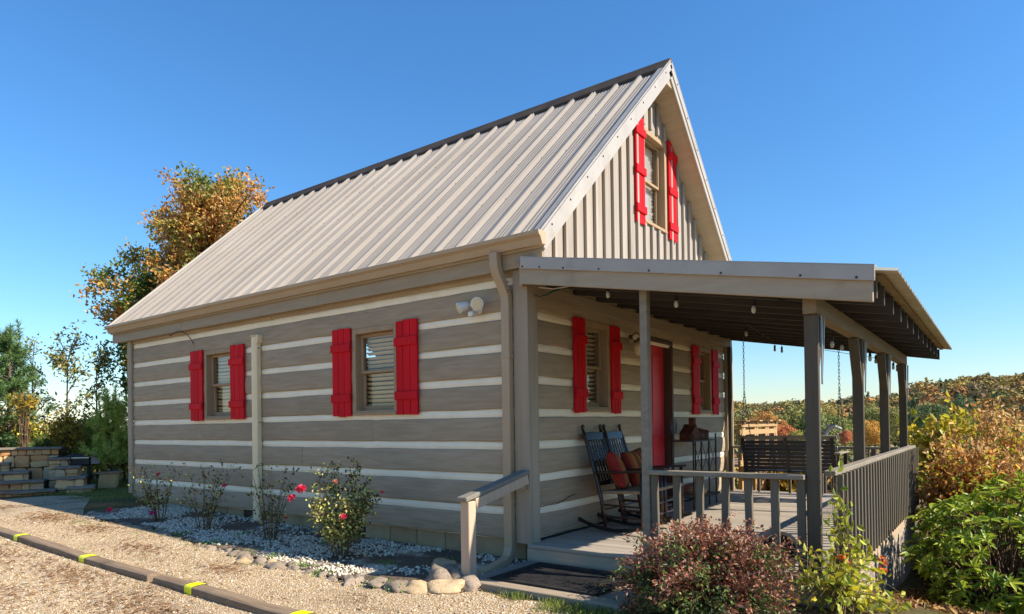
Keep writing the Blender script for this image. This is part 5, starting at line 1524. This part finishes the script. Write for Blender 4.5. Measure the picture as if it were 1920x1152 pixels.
# large russet hydrangea hedge beyond it: three shrubs grown together
mat_hyd = leafmat("russet shrub leaf", None, 0.45, 0.5, attr="pigment", spec=0.3, vary=.22); TINTS["russet shrub leaf"] = ([[(.28, .34, .03), (.40, .44, .04), (.20, .24, .03)], [(.70, .48, .05), (.52, .40, .05), (.62, .34, .08)], [(.68, .32, .08), (.52, .22, .06), (.78, .48, .20)], [(.46, .22, .06), (.76, .52, .20), (.62, .34, .09)]], 1.5, 7.0, 0.1, 0.5)
for i, (c, rad, n_, lab) in enumerate((((5.15, -3.10, .12), (.85, .55, .62), 620, "russet autumn shrub nearest the porch end, with pale dried flower heads"),
                                      ((7.0, -3.65, .22), (1.5, .95, .88), 900, "tall russet and yellow autumn shrub right of the last porch post"),
                                      ((4.35, -3.85, -.06), (.95, .75, .62), 520, "russet autumn shrub above the rhododendron at the right edge"))):
    b_ = (c[0], c[1], gz(c[0], c[1]))
    tp = np.concatenate([blob_tips(c, rad, n_, shell=.6, lump=.3, flat=-.95, seed=11+i*7, freq=1.7),
                         blob_tips((c[0], c[1], c[2]-.7), (rad[0]*.9, rad[1]*.9, .6), n_//3, shell=.6, seed=31+i)])
    for k in range(7):
        q = np.array(c)+np.array([RNG.uniform(-.8, .8)*rad[0], RNG.uniform(-.6, .6)*rad[1], rad[2]*RNG.uniform(.85, 1.15)])
        tp = np.concatenate([tp, q+RNG.normal(0, 1, (14, 3))*np.array([.07, .07, .14])])
    shrub("russet_shrub", lab, "shrub", b_, tp, 12, (.074, .042, .05), mat_hyd, mat_twig, "russet shrubs along the right side", r0=.012, along=16, up=.45, sub=.75)
mat_yel = leafmat("yellow green big leaf", [lin(.50, .42, .03), lin(.64, .48, .03), lin(.32, .36, .03), lin(.68, .42, .05)], .4, .45)
tp = np.concatenate([blob_tips((6.3, -2.75, .92), (.28, .25, .36), 42, shell=.3, seed=41), blob_tips((7.1, -3.0, 1.12), (.35, .3, .28), 26, shell=.3, seed=42), blob_tips((6.5, -2.45, .6), (.4, .3, .5), 44, shell=.3, seed=43)])
shrub("yellow_shrub", "bright yellow-green large-leaved shrub behind the last porch posts", "shrub", (6.2, -2.95, gz(6.2, -2.95)), tp, 8, (.13, .085, .05), mat_yel, mat_twig, r0=.014, along=5, up=.35)

# ground cover below the shrubs
m_ = 5200
gx = RNG.uniform(.4, 7.5, m_); gy = RNG.uniform(-5.2, -2.62, m_)
P = np.column_stack([gx, gy, ground_z(gx, gy)+.02]); A = rand_dirs(m_)*.8+np.array([0, 0, .3])
mat_litter = leafmat("fallen leaf", [lin(.20, .07, .03), lin(.36, .17, .05), lin(.12, .06, .03), lin(.44, .26, .06), lin(.25, .12, .05)], .7, .15)
o = leaf_part("fallen_leaves", P, A, RNG.uniform(.03, .07, m_), RNG.uniform(.02, .04, m_), mat_litter, None); tag(o, kind="stuff")

# roses along the wall
mat_rose = leafmat("rose leaf", [lin(0.275, 0.370, 0.086), lin(0.518, 0.588, 0.129), lin(0.745, 0.706, 0.200), lin(0.389, 0.319, 0.114), lin(0.810, 0.672, 0.229)], .45, .3)
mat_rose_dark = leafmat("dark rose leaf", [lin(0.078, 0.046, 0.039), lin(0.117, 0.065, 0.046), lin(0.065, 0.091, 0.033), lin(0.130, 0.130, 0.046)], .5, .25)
def petal_mat(n, c): return leafmat(n, c, .5, .35, vary=.15)
mat_pink = petal_mat("rose petal", [lin(.80, .05, .13), lin(.88, .12, .22), lin(.74, .03, .08)])
mat_peach = petal_mat("peach rose petal", [lin(.75, .30, .20), lin(.80, .40, .28)])
mat_magenta = petal_mat("magenta petal", [lin(.50, .03, .20), lin(.62, .08, .30)])
def rose_flower(parent, c, r, mat):
    c = np.array(c); n_ = 16; d = rand_dirs(n_)*.7+np.array([-.45, -.3, .55]); d = unit(d)
    o = leaf_part("blossom", c+d*r*.15, d, np.full(n_, r), np.full(n_, r*1.05), mat, parent, up=.2, kind=None, fold=.35)
    return o
def rose(base, h, spread, nst, seed, dense, label, flowers, lush=False):
    rng = np.random.default_rng(seed)
    bx__, by__ = base; b_ = np.array([bx__, by__, gz(bx__, by__)])
    t = thing("rose_bush", label, "rose bush", tuple(b_), "rose bushes along the side wall")
    lines = []; P = []; A = []; Pd = []; Ad = []
    for s in range(nst):
        an_ = rng.uniform(0, 6.28); top = b_+np.array([math.cos(an_)*spread*rng.uniform(.4, 1), math.sin(an_)*spread*rng.uniform(.4, 1), h*rng.uniform(.6, 1.05)])
        q = b_+np.array([math.cos(an_)*.05, math.sin(an_)*.05, -.02]); ctl = q*.5+top*.5; ctl[:2] = q[:2]*.75+top[:2]*.25
        pts = qbez(q, ctl, top, 9); lines.append((pts, np.linspace(.0065, .0022, 9)))
        for k in range(dense):
            i = rng.integers(3, 9) if not lush else rng.integers(3, 9)
            st_ = pts[i]; ln = rng.uniform(.06, .17); d = rand_dirs(1, rng)[0]*.8+np.array([0, 0, .5]); e = st_+unit(d)*ln
            lines.append((qbez(st_, st_*.5+e*.5+np.array([0, 0, .015]), e, 4), np.linspace(.0022, .001, 4)))
            for j in range(4 if not lush else 9):
                qf = rng.uniform(.3, 1.05); pos = st_*(1-qf)+e*qf+rng.normal(0, .022 if lush else .012, 3)
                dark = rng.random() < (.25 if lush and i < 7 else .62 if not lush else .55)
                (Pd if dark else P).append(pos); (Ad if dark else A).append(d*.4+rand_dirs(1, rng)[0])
    tubes_mesh("cane", lines, mat_greentwig, t, 4)["kind"] = "stuff"
    for nm, PP, AA, mt_ in (("foliage", P, A, mat_rose), ("dark_foliage", Pd, Ad, mat_rose_dark)):
        n_ = len(PP); leaf_part(nm, np.array(PP), np.array(AA), rng.uniform(.022, .042, n_), rng.uniform(.015, .026, n_), mt_, t, rng, up=.35)
    for c, r, mt_ in flowers: rose_flower(t, c, r, mt_)
    return t
rose((-.80, 5.15), .72, .36, 13, 1, 8, "thin rose bush with red blooms nearest the cabin's far corner", [((-1.02, 6.05, .06), .045, mat_pink), ((-.95, 5.05, .08), .035, mat_magenta), ((-.93, 5.0, .085), .03, mat_magenta), ((-.65, 5.5, .53), .03, mat_pink)])
rose((-.80, 4.10), .74, .40, 13, 2, 7, "thin rose bush with one red bud left of the cream pipe", [((-.70, 3.82, .45), .035, mat_pink), ((-.75, 4.35, .37), .02, mat_flame)])
rose((-.72, 2.90), .82, .30, 14, 3, 5, "sparse brown-stemmed rose bush in front of the cream pipe", [((-.62, 2.75, .15), .02, mat_pink)])
rose((-.82, 1.62), .82, .36, 24, 4, 14, "fullest leafy rose bush with bright pink blooms in the pebble bed", [((-.98, 1.98, .52), .055, mat_pink), ((-1.04, 2.04, .44), .045, mat_pink), ((-.98, 1.36, .30), .035, mat_pink), ((-.75, 1.10, .52), .02, mat_pink), ((-.86, 1.62, .60), .03, mat_peach)], lush=True)

# weeds, moss and grass tufts
mat_grass = leafmat("grass blade", [lin(0.091, 0.169, 0.026), lin(0.208, 0.286, 0.052), lin(0.312, 0.351, 0.078), lin(0.390, 0.351, 0.104)], .5, .35)
def tufts(P2, n, hgt, spread, rng=RNG):
    k = len(P2)*n; pos = np.repeat(np.asarray(P2), n, 0)+rng.normal(0, spread, (k, 2))
    P = np.column_stack([pos, ground_z(pos[:, 0], pos[:, 1])+.004]); A = rng.normal(0, .4, (k, 3)); A[:, 2] = 1
    return P, A, hgt*rng.uniform(.4, 1.2, k), np.full(k, .005)
g1 = tufts([(-1.05, -.95), (-1.10, -1.15), (-1.18, -1.02), (-1.08, -1.35), (-1.14, -1.5), (-1.2, -1.25), (-1.04, -.62)], 130, .06, .055)
gp = np.column_stack([RNG.uniform(-.6, 2.2, 900), RNG.uniform(7.9, 12.5, 900)]); gp = gp[(gp[:, 0] > -.5+.0*gp[:, 1]) | (gp[:, 1] > 9.7)]
g2 = tufts(gp, 12, .05, .10)
gw = np.column_stack([RNG.uniform(-1.5, -.1, 90), RNG.uniform(.2, 6.5, 90)]); g3 = tufts(gw, 18, .035, .04)
gd = np.column_stack([RNG.uniform(-2.2, -1.4, 12), RNG.uniform(-.8, 5, 12)]); g4 = tufts(gd, 14, .03, .03)
P, A, L_, Wd = [np.concatenate(q) for q in zip(g1, g2, g3, g4)]
tag(leaf_part("grass", P, A, L_, Wd, mat_grass, None, up=.1), kind="stuff")
mat_weed = leafmat("weed leaf", [lin(0.084, 0.192, 0.036), lin(0.156, 0.288, 0.048), lin(0.216, 0.312, 0.072)], .5, .3)
wp = np.array([(-1.2, 2.1), (-1.33, .52), (-1.22, 2.5), (-1.28, 1.55), (-.95, -.05), (-1.3, .2), (-1.18, 3.2), (-.8, 1.0), (-1.34, 1.2), (-.5, 2.2), (-1.1, 4.0), (-.4, .62), (-.7, 3.4)])
k = 60; pos = np.repeat(wp, k, 0)+RNG.normal(0, .055, (len(wp)*k, 2)); P = np.column_stack([pos, ground_z(pos[:, 0], pos[:, 1])+RNG.uniform(.01, .05, len(pos))])
tag(leaf_part("weeds", P, rand_dirs(len(P))+np.array([0, 0, .4]), RNG.uniform(.015, .03, len(P)), RNG.uniform(.012, .02, len(P)), mat_weed, None, up=.6), kind="stuff")
# dry leaves and needles scattered on gravel, bed and the back yard
m_ = 1500
px_ = RNG.uniform(-3.6, -.1, m_); py_ = RNG.uniform(-2.0, 7.5, m_); pb = np.column_stack([RNG.uniform(-.8, 3.5, 2600), RNG.uniform(9.8, 13.5, 2600)])
pos = np.concatenate([np.column_stack([px_, py_]), pb])
P = np.column_stack([pos, ground_z(pos[:, 0], pos[:, 1])+.022]); A = RNG.normal(0, 1, (len(P), 3)); A[:, 2] *= .25
sz = np.concatenate([RNG.uniform(.012, .032, m_), RNG.uniform(.03, .07, 2600)])
tag(leaf_part("fallen_leaves", P, A, sz, sz*.5, mat_litter, None, up=.8), kind="stuff")

Ps = []; As = []
for a, b, c, d in STRAW:
    k = int(420*c*d/.2); q = RNG.normal(0, .5, (k, 2)); Ps.append(np.column_stack([a+q[:, 0]*c, b+q[:, 1]*d])); As.append(RNG.normal(0, 1, (k, 3)))
Ps = np.concatenate(Ps); As = np.concatenate(As); As[:, 2] *= .12
mat_straw = leafmat("brown pine straw", [lin(.30, .155, .07), lin(.42, .24, .11), lin(.20, .10, .05), lin(.36, .18, .07)], .8, .1)
tag(leaf_part("pine_straw", np.column_stack([Ps, ground_z(Ps[:, 0], Ps[:, 1])+.022]), As, RNG.uniform(.03, .07, len(Ps)), RNG.uniform(.004, .010, len(Ps)), mat_straw, None, up=.8), kind="stuff")

# ------------------------------------------------------------------ trees
def tree(name, label, cat, base, h, limbs, leaf, mat, bark, r0=.12, leaves_per=26, twigs=9, twl=.5, group=None, trunk_top=.85, seed=0, up=.3, lean=(0, 0), spread=.22, tuft=False):
    """limbs: list of (end point). Trunk, limbs and twigs, leaves in clusters at the twig ends."""
    rng = np.random.default_rng(seed)
    base = np.array(base, float); t = thing(name, label, cat, tuple(base), group)
    top = base+np.array([lean[0], lean[1], h*trunk_top]); tr_ = qbez(base-np.array([0, 0, .1]), (base+top)/2+np.append(rng.normal(0, .04*h*.3, 2), 0), top, 12)
    tubes_mesh("trunk", [(tr_, np.linspace(r0, r0*.25, 12))], bark, t, 9)
    lines = []; P = []; A = []
    for e in limbs:
        e = np.array(e, float); i = int(np.clip(np.argmin(np.abs(tr_[:, 2]-(e[2]-.45*np.linalg.norm(e[:2]-top[:2])-.15*h*.3))), 2, 11)); s = tr_[i]
        ctl = s*.5+e*.5; ctl[2] += .12*np.linalg.norm(e-s); pts = qbez(s, ctl, e, 8); lines.append((pts, np.linspace(max(r0*.30, .01), .008, 8)))
        for k in range(twigs):
            q = pts[rng.integers(3, 8)]; d = unit(rng.normal(0, 1, 3)+unit(e-s)*.6+np.array([0, 0, .15])); te = q+d*twl*rng.uniform(.5, 1.1)
            lines.append((qbez(q, (q+te)/2+np.array([0, 0, .04]), te, 4), np.linspace(.006, .002, 4)))
            n_ = leaves_per; qq = rng.uniform(.35, 1.08, n_)[:, None]
            P.append(q*(1-qq)+te*qq+rng.normal(0, spread*.45, (n_, 3))); a = rand_dirs(n_, rng)+d*(.5 if not tuft else 1.1); a[:, 2] -= .15 if not tuft else -.3; A.append(a)
    tubes_mesh("branches", lines, bark, t, 4)["kind"] = "stuff"
    P = np.concatenate(P); A = np.concatenate(A); n_ = len(P)
    leaf_part("crown", P, A, leaf[0]*rng.uniform(.6, 1.25, n_), leaf[1]*rng.uniform(.7, 1.2, n_), mat, t, rng, up=up)
    return t

def pix(px, py, depth):
    """world point seen at that place of the view, at a depth along the view axis"""
    q = CAM + depth*(cf + cr*(px-960.34)/1241.05 - cu*(py-787.47)/1241.05)
    return q
mat_oak = leafmat("russet oak leaf", None, 0.45, 0.45, attr="pigment", spec=0.3, vary=.22); TINTS["russet oak leaf"] = ([[(.14, .20, .03), (.20, .27, .05), (.10, .15, .03)], [(.34, .32, .06), (.26, .27, .05), (.45, .36, .07)], [(.66, .34, .08), (.52, .24, .07), (.74, .46, .17), (.60, .38, .08)]], 0.9, 3.0, 0.2, 0.6)
ob = pix(395, 800, 15.0); ob[2] = gz(ob[0], ob[1])
rng_o = np.random.default_rng(5); limbs = []
for (cx__, cy__, rx_, ry_, n_) in ((400, 405, 100, 85, 44), (330, 490, 80, 80, 26), (245, 560, 60, 45, 12), (215, 590, 45, 30, 7), (430, 470, 70, 80, 14), (270, 650, 50, 60, 10), (310, 600, 70, 60, 12), (235, 690, 35, 45, 8), (185, 520, 22, 22, 3)):
    for k in range(n_):
        a = rng_o.uniform(0, 6.28); r = math.sqrt(rng_o.random()); limbs.append(pix(cx__+rx_*r*math.cos(a), cy__+ry_*r*math.sin(a), 15.0+rng_o.uniform(-1.3, 1.3)*(1 if n_ > 10 else .5)))
tree("oak_tree", "russet and green oak tree rising behind the cabin's far end", "tree", ob, 6.4, limbs, (.098, .056), mat_oak, mat_bark, r0=.15, leaves_per=40, twigs=7, twl=.42, seed=3, spread=.20)

mat_sap = leafmat("thin sapling leaf", [lin(.14, .19, .05), lin(.24, .25, .06), lin(.42, .30, .05), lin(.18, .21, .06), lin(.28, .22, .07), lin(.20, .24, .06)], .45, .3)
for i, (px0, pyt, dep, wd, lab) in enumerate(((128, 625, 14.2, 45, "slender sparse sapling with few yellowing leaves right of the pine"), (182, 650, 14.6, 30, "thin leaning sapling between the sparse sapling and the cabin"), (62, 640, 15.5, 25, "small leafy sapling rising behind the pine"))):
    b_ = pix(px0, 830, dep); b_[2] = gz(b_[0], b_[1]); rg = np.random.default_rng(50+i); limbs = []
    for k in range(22 if i == 0 else 13):
        py_ = rg.uniform(pyt, 800); limbs.append(pix(px0+rg.normal(0, wd*(.4+.6*(py_-pyt)/170)), py_, dep+rg.uniform(-.5, .5)))
    tree("sapling", lab, "tree", b_, pix(px0, pyt+15, dep)[2]-b_[2], limbs, (.085, .045), mat_sap, mat_bark, r0=.035, leaves_per=9, twigs=4, twl=.22, group="saplings behind the stone wall", seed=60+i, spread=.16)

# pine with candles
mat_needle = leafmat("pine needle", [lin(0.083, 0.162, 0.052), lin(0.137, 0.250, 0.073), lin(0.220, 0.324, 0.103), lin(0.096, 0.175, 0.062)], .45, .15)
def pine(name, label, px0, pyt, pyb, dep, wpx, seed, mat=None, n=46, nl=150, group=None, nsize=.11):
    rg = np.random.default_rng(seed); b_ = pix(px0, pyb, dep); b_[2] = gz(b_[0], b_[1]); top = pix(px0, pyt, dep)
    t = thing(name, label, "tree", tuple(b_), group)
    tubes_mesh("trunk", [(np.linspace(b_-np.array([0, 0, .1]), top, 8), np.linspace(.07, .012, 8))], mat_bark, t, 7)
    lines = []; P = []; A = []
    H = top[2]-b_[2]; wr = wpx*dep/1241
    for k in range(n):
        f = rg.random()**.8*.93; z = b_[2]+.12*H+f*H*.88; r = wr*(1-f*.9)*rg.uniform(.55, 1.1); an_ = rg.uniform(0, 6.28)
        s = np.array([b_[0]+(top[0]-b_[0])*f, b_[1]+(top[1]-b_[1])*f, z-.1*H*.5]); e = np.array([s[0]+r*math.cos(an_), s[1]+r*math.sin(an_), z+.18*r])
        pts = qbez(s, (s+e)/2-np.array([0, 0, .05]), e, 6); lines.append((pts, np.linspace(.014, .004, 6)))
        for q in range(4):
            st_ = pts[rg.integers(2, 6)]; d = unit((e-s)*.8+rg.normal(0, .35, 3)+np.array([0, 0, .3])); tip = st_+d*.2
            n_ = nl//4; u = rg.random(n_)[:, None]; P.append(st_+(tip-st_)*u+rg.normal(0, .008, (n_, 3))); A.append(d*.75+rand_dirs(n_, rg)*.9)
    for k in range(7):   # upright candles
        s = top+np.append(rg.normal(0, .16, 2), -.35-.1*rg.random()); tip = s+np.array([rg.normal(0, .04), rg.normal(0, .04), rg.uniform(.3, .6)]); lines.append((np.linspace(s, tip, 4), np.linspace(.008, .004, 4)))
        n_ = 130; u = rg.random(n_)[:, None]; P.append(s+(tip-s)*u); A.append(np.array([0, 0, .8])+rand_dirs(n_, rg)*.75)
    tubes_mesh("branches", lines, mat_bark, t, 4)["kind"] = "stuff"
    P = np.concatenate(P); A = np.concatenate(A); n_ = len(P)
    leaf_part("crown", P, A, nsize*rg.uniform(.7, 1.2, n_), np.full(n_, .010), mat or mat_needle, t, rg, up=.2)
    return t
pine("pine_tree", "dark green young pine with upright candle shoots at the left edge", 18, 618, 850, 13.6, 88, 71, n=72, nl=260)
pine("pine_tree", "dark pine bough mass leaning in from the far left edge", -70, 600, 850, 13.0, 95, 72, n=60, nl=220)
mat_fir = leafmat("light fir needle", [lin(0.256, 0.380, 0.072), lin(0.471, 0.586, 0.119), lin(0.686, 0.690, 0.143), lin(0.343, 0.414, 0.095)], .45, .2)
pine("fir_tree", "light green young fir between the grill and the cabin corner", 212, 745, 905, 13.2, 62, 73, mat_fir, n=60, nl=200, nsize=.09)
pine("fir_tree", "small green fir behind the charcoal grill", 170, 790, 900, 14.2, 50, 74, mat_fir, n=46, nl=180, nsize=.09)
mat_gold = leafmat("golden shrub leaf", [lin(.45, .28, .03), lin(.55, .38, .05), lin(.20, .18, .03), lin(.30, .16, .04)], .45, .4)
mat_mixed = leafmat("mixed green leaf", [lin(0.192, 0.258, 0.044), lin(0.384, 0.452, 0.066), lin(0.654, 0.580, 0.100), lin(0.846, 0.515, 0.111)], .45, .3)
for (px0, py0, dep, rx_, rz_, n_, mt_, lab, seed) in ((125, 805, 13.4, .34, .42, 110, mat_gold, "golden-leaved shrub behind the right end of the stone wall", 81), (30, 800, 14.0, .7, .35, 110, mat_mixed, "low green shrub behind the stone wall's left part", 82),
        (105, 830, 14.6, .75, .55, 150, mat_mixed, "dark green shrub filling the gap behind the stone wall", 83), (45, 745, 13.0, .25, .12, 26, mat_gold, "few golden branches crossing in front of the pine", 84), (232, 850, 14.0, .5, .6, 130, mat_mixed, "bushy green shrub behind the wooden box", 85), (-40, 790, 14.5, 1.0, .6, 150, mat_mixed, "green shrub at the far left edge below the pine", 86)):
    c = pix(px0, py0, dep); b_ = (c[0], c[1], gz(c[0], c[1]))
    shrub("leafy_shrub", lab, "shrub", b_, blob_tips(c, (rx_, rx_, rz_), n_, shell=.4, seed=seed, flat=-.95), 7, (.085, .045, .06), mt_, mat_twig, "shrubs behind the stone wall", r0=.015, along=10, up=.35)
# band of woodland low behind them
def crowns(name, pos, rad, hgt, tint, mat, core_mat, nq=90, conic=None, seed=0, label=None, cat=None, group=None, kind=None, trunk=None):
    """tree crowns made of many small leaf-clump faces round a dark core; one object"""
    rng = np.random.default_rng(seed); k = len(pos)
    d = rand_dirs(k*nq, rng).reshape(k, nq, 3); d[:, :, 2] = np.where(d[:, :, 2] < -.45, -d[:, :, 2], d[:, :, 2])
    lump = 1+.16*np.sin(d[:, :, 0]*4.1+pos[:, None, 0])*np.sin(d[:, :, 1]*4.7+pos[:, None, 1])+.12*np.sin(d[:, :, 2]*6+pos[:, None, 0]*1.7)
    rr = lump*rng.uniform(.72, 1.04, (k, nq))
    sc = np.stack([rad, rad, hgt], -1)[:, None, :]
    if conic is not None:
        con = conic[:, None]; z01 = (d[:, :, 2]+1)/2; taper = np.where(con > .5, 1.25*(1.02-z01), 1.0)
        d2 = d.copy(); hor = np.linalg.norm(d[:, :, :2], axis=-1)+1e-6
        d2[:, :, 0] = np.where(con > .5, d[:, :, 0]/hor*taper, d[:, :, 0]); d2[:, :, 1] = np.where(con > .5, d[:, :, 1]/hor*taper, d[:, :, 1])
        loc = d2*rr[:, :, None]*sc
    else: loc = d*rr[:, :, None]*sc
    P = (pos[:, None, :]+loc).reshape(-1, 3)
    N = unit(d+rng.normal(0, .45, d.shape)).reshape(-1, 3); ax = unit(np.cross(N, rand_dirs(len(N), rng))); S = np.cross(N, ax)
    s = (np.repeat(rad, nq)*rng.uniform(.16, .34, k*nq)*(84/nq)**.5*.8)[:, None]
    v = np.stack([P-ax*s, P+S*s*.8+N*s*.25, P+ax*s, P-S*s*.8+N*s*.25], 1).reshape(-1, 3)
    b = np.arange(len(P))[:, None]*4; f = np.concatenate([b+np.array([[0, 1, 2]]), b+np.array([[0, 2, 3]])], 0)
    tn = np.repeat(np.repeat(tint, nq, 0)*rng.uniform(.75, 1.25, (k*nq, 1)), 4, 0)
    return v, f, tn
mat_forest = leafmat("autumn wood foliage", None, .8, .12, attr="pigment", spec=.1, vary=.12)
PAL = np.array([[.36, .27, .085], [.44, .25, .085], [.27, .25, .085], [.13, .165, .075], [.36, .17, .075], [.44, .30, .09], [.28, .20, .10], [.22, .19, .08], [.34, .26, .09]])
rg = np.random.default_rng(9); nt = 4300
azs = np.radians(rg.uniform(-12, 30, nt)); rs_ = np.sqrt(rg.uniform(150**2, 500**2, nt))
tx, ty = rs_*np.cos(azs), rs_*np.sin(azs); rad = rg.uniform(1.9, 3.9, nt)*np.where(rg.random(nt) < .12, 1.3, 1.0); hg = rad*rg.uniform(.75, 1.1, nt)
pn = np.array([mnoise.noise(Vector((a*.012, b*.012, 0))) for a, b in zip(tx, ty)])
pi_ = rg.choice(len(PAL), nt, p=[.22, .16, .14, .06, .06, .08, .10, .10, .08]); pm = np.array([mnoise.noise(Vector((a*.03+40, b*.03, 5))) for a, b in zip(tx, ty)]); pi_ = np.where((pm > .18) & (rg.random(nt) < .7), rg.choice([1, 6, 4, 5], nt), np.where((pm < -.18) & (rg.random(nt) < .7), rg.choice([0, 2, 7], nt), pi_)); con = (rg.random(nt) < np.where(pn > .15, .30, .03)); pi_[con] = 3; hg[con] *= 1.15; rad[con] *= .8
pos = np.column_stack([tx, ty, ground_z(tx, ty)+hg*.75+1.5])
v, f, tn = crowns("x", pos, rad, hg, PAL[pi_], None, None, 120, con.astype(float), 12)
o = np_mesh("distant_forest", v, f, mat_forest, tint=tn); tag(o, "autumn forest covering the far hillside beyond the porch", "forest", kind="stuff")
# left horizon: low far wood
nt = 500; azs = np.radians(rg.uniform(48, 95, nt)); rs_ = np.sqrt(rg.uniform(120**2, 420**2, nt)); tx, ty = rs_*np.cos(azs), rs_*np.sin(azs); rad = rg.uniform(3, 5, nt)
pos = np.column_stack([tx, ty, ground_z(tx, ty)+rad*.8]); v, f, tn = crowns("x", pos, rad, rad, PAL[rg.choice(len(PAL), nt)], None, None, 50, None, 13)
o = np_mesh("valley_woodland", v, f, mat_forest, tint=tn); tag(o, "low far woodland on the horizon left of the cabin", "woodland", kind="stuff")
# nearer single trees in the valley beyond the porch
for i, (px0, py0, dep, r, c, lab) in enumerate(((1466, 822, 44, 1.25, [.40, .15, .06], "small flame-red tree beyond the cedar deck"), (1436, 800, 60, 1.8, [.34, .17, .05], "orange-brown tree beyond the cedar deck, left of the flame-red tree"), (1500, 800, 75, 3.2, [.21, .19, .055], "large olive-green tree in the valley behind the porch swing"),
        (1405, 805, 80, 2.8, [.20, .17, .05], "olive tree in the valley just right of the cabin wall"), (1565, 815, 62, 2.2, [.17, .18, .05], "round green tree in the valley behind the white animal figure"), (1490, 845, 30, .9, [.22, .21, .05], "small round yellow-green tree just right of the cedar deck"),
        (1585, 822, 36, .45, [.40, .13, .06], "small red tree glimpsed beside the white animal figure"), (1640, 800, 90, 3.4, [.18, .18, .055], "wide green tree in the valley between the middle porch posts"), (1735, 785, 85, 2.6, [.11, .14, .055], "dark green pine-like tree right of the last porch post"), (1800, 770, 110, 2.6, [.08, .115, .055], "dark conifer on the hillside above the russet shrubs"),
        (1628, 815, 40, 1.0, [.40, .22, .05], "golden tree between the corner post and the next post"), (1545, 785, 95, 3.0, [.26, .20, .06], "tan-green tree in the valley behind the corner post"), (1530, 830, 50, 2.5, [.15, .165, .055], "dark green tree low in the valley behind the swing"), (1440, 845, 55, 2.6, [.22, .19, .055], "olive tree low behind the cedar deck"))):
    c0_ = pix(px0, py0, dep); g = gz(c0_[0], c0_[1])
    t = thing("valley_tree", lab, "tree", (c0_[0], c0_[1], g), "single trees in the valley beyond the porch")
    tubes_mesh("trunk", [(np.array([[c0_[0], c0_[1], g-.2], [c0_[0]+.1, c0_[1], (g+c0_[2])/2], [c0_[0], c0_[1], c0_[2]+r*.3]]), np.array([r*.09, r*.07, r*.03]))], mat_bark, t, 7)
    nb = 14; pp = c0_+np.concatenate([[[0, 0, 0]], rand_dirs(nb-1, rg)*np.array([r*.72, r*.72, r*.62])*rg.uniform(.7, 1.1, (nb-1, 1))]); rr_ = r*rg.uniform(.26, .46, nb); rr_[0] = r*.7
    v, f, tn = crowns("x", pp, rr_, rr_*.95, np.repeat([np.array(c)*1.45], nb, 0), None, None, 900, None, 90+i)
    np_mesh("crown", v, f, mat_forest, t, tint=tn)["kind"] = "stuff"
# yellow leaves beyond the porch end railing
mat_gy = mat_gold
c = (7.6, -.35, .05); shrub("golden_shrub", "golden-orange shrub seen through the far end railing of the porch", "shrub", (c[0], c[1], gz(c[0], c[1])), blob_tips(c, (.55, .5, .45), 170, shell=.4, seed=95), 7, (.11, .07, .06), mat_gy, mat_twig, r0=.012, along=9, up=.35)
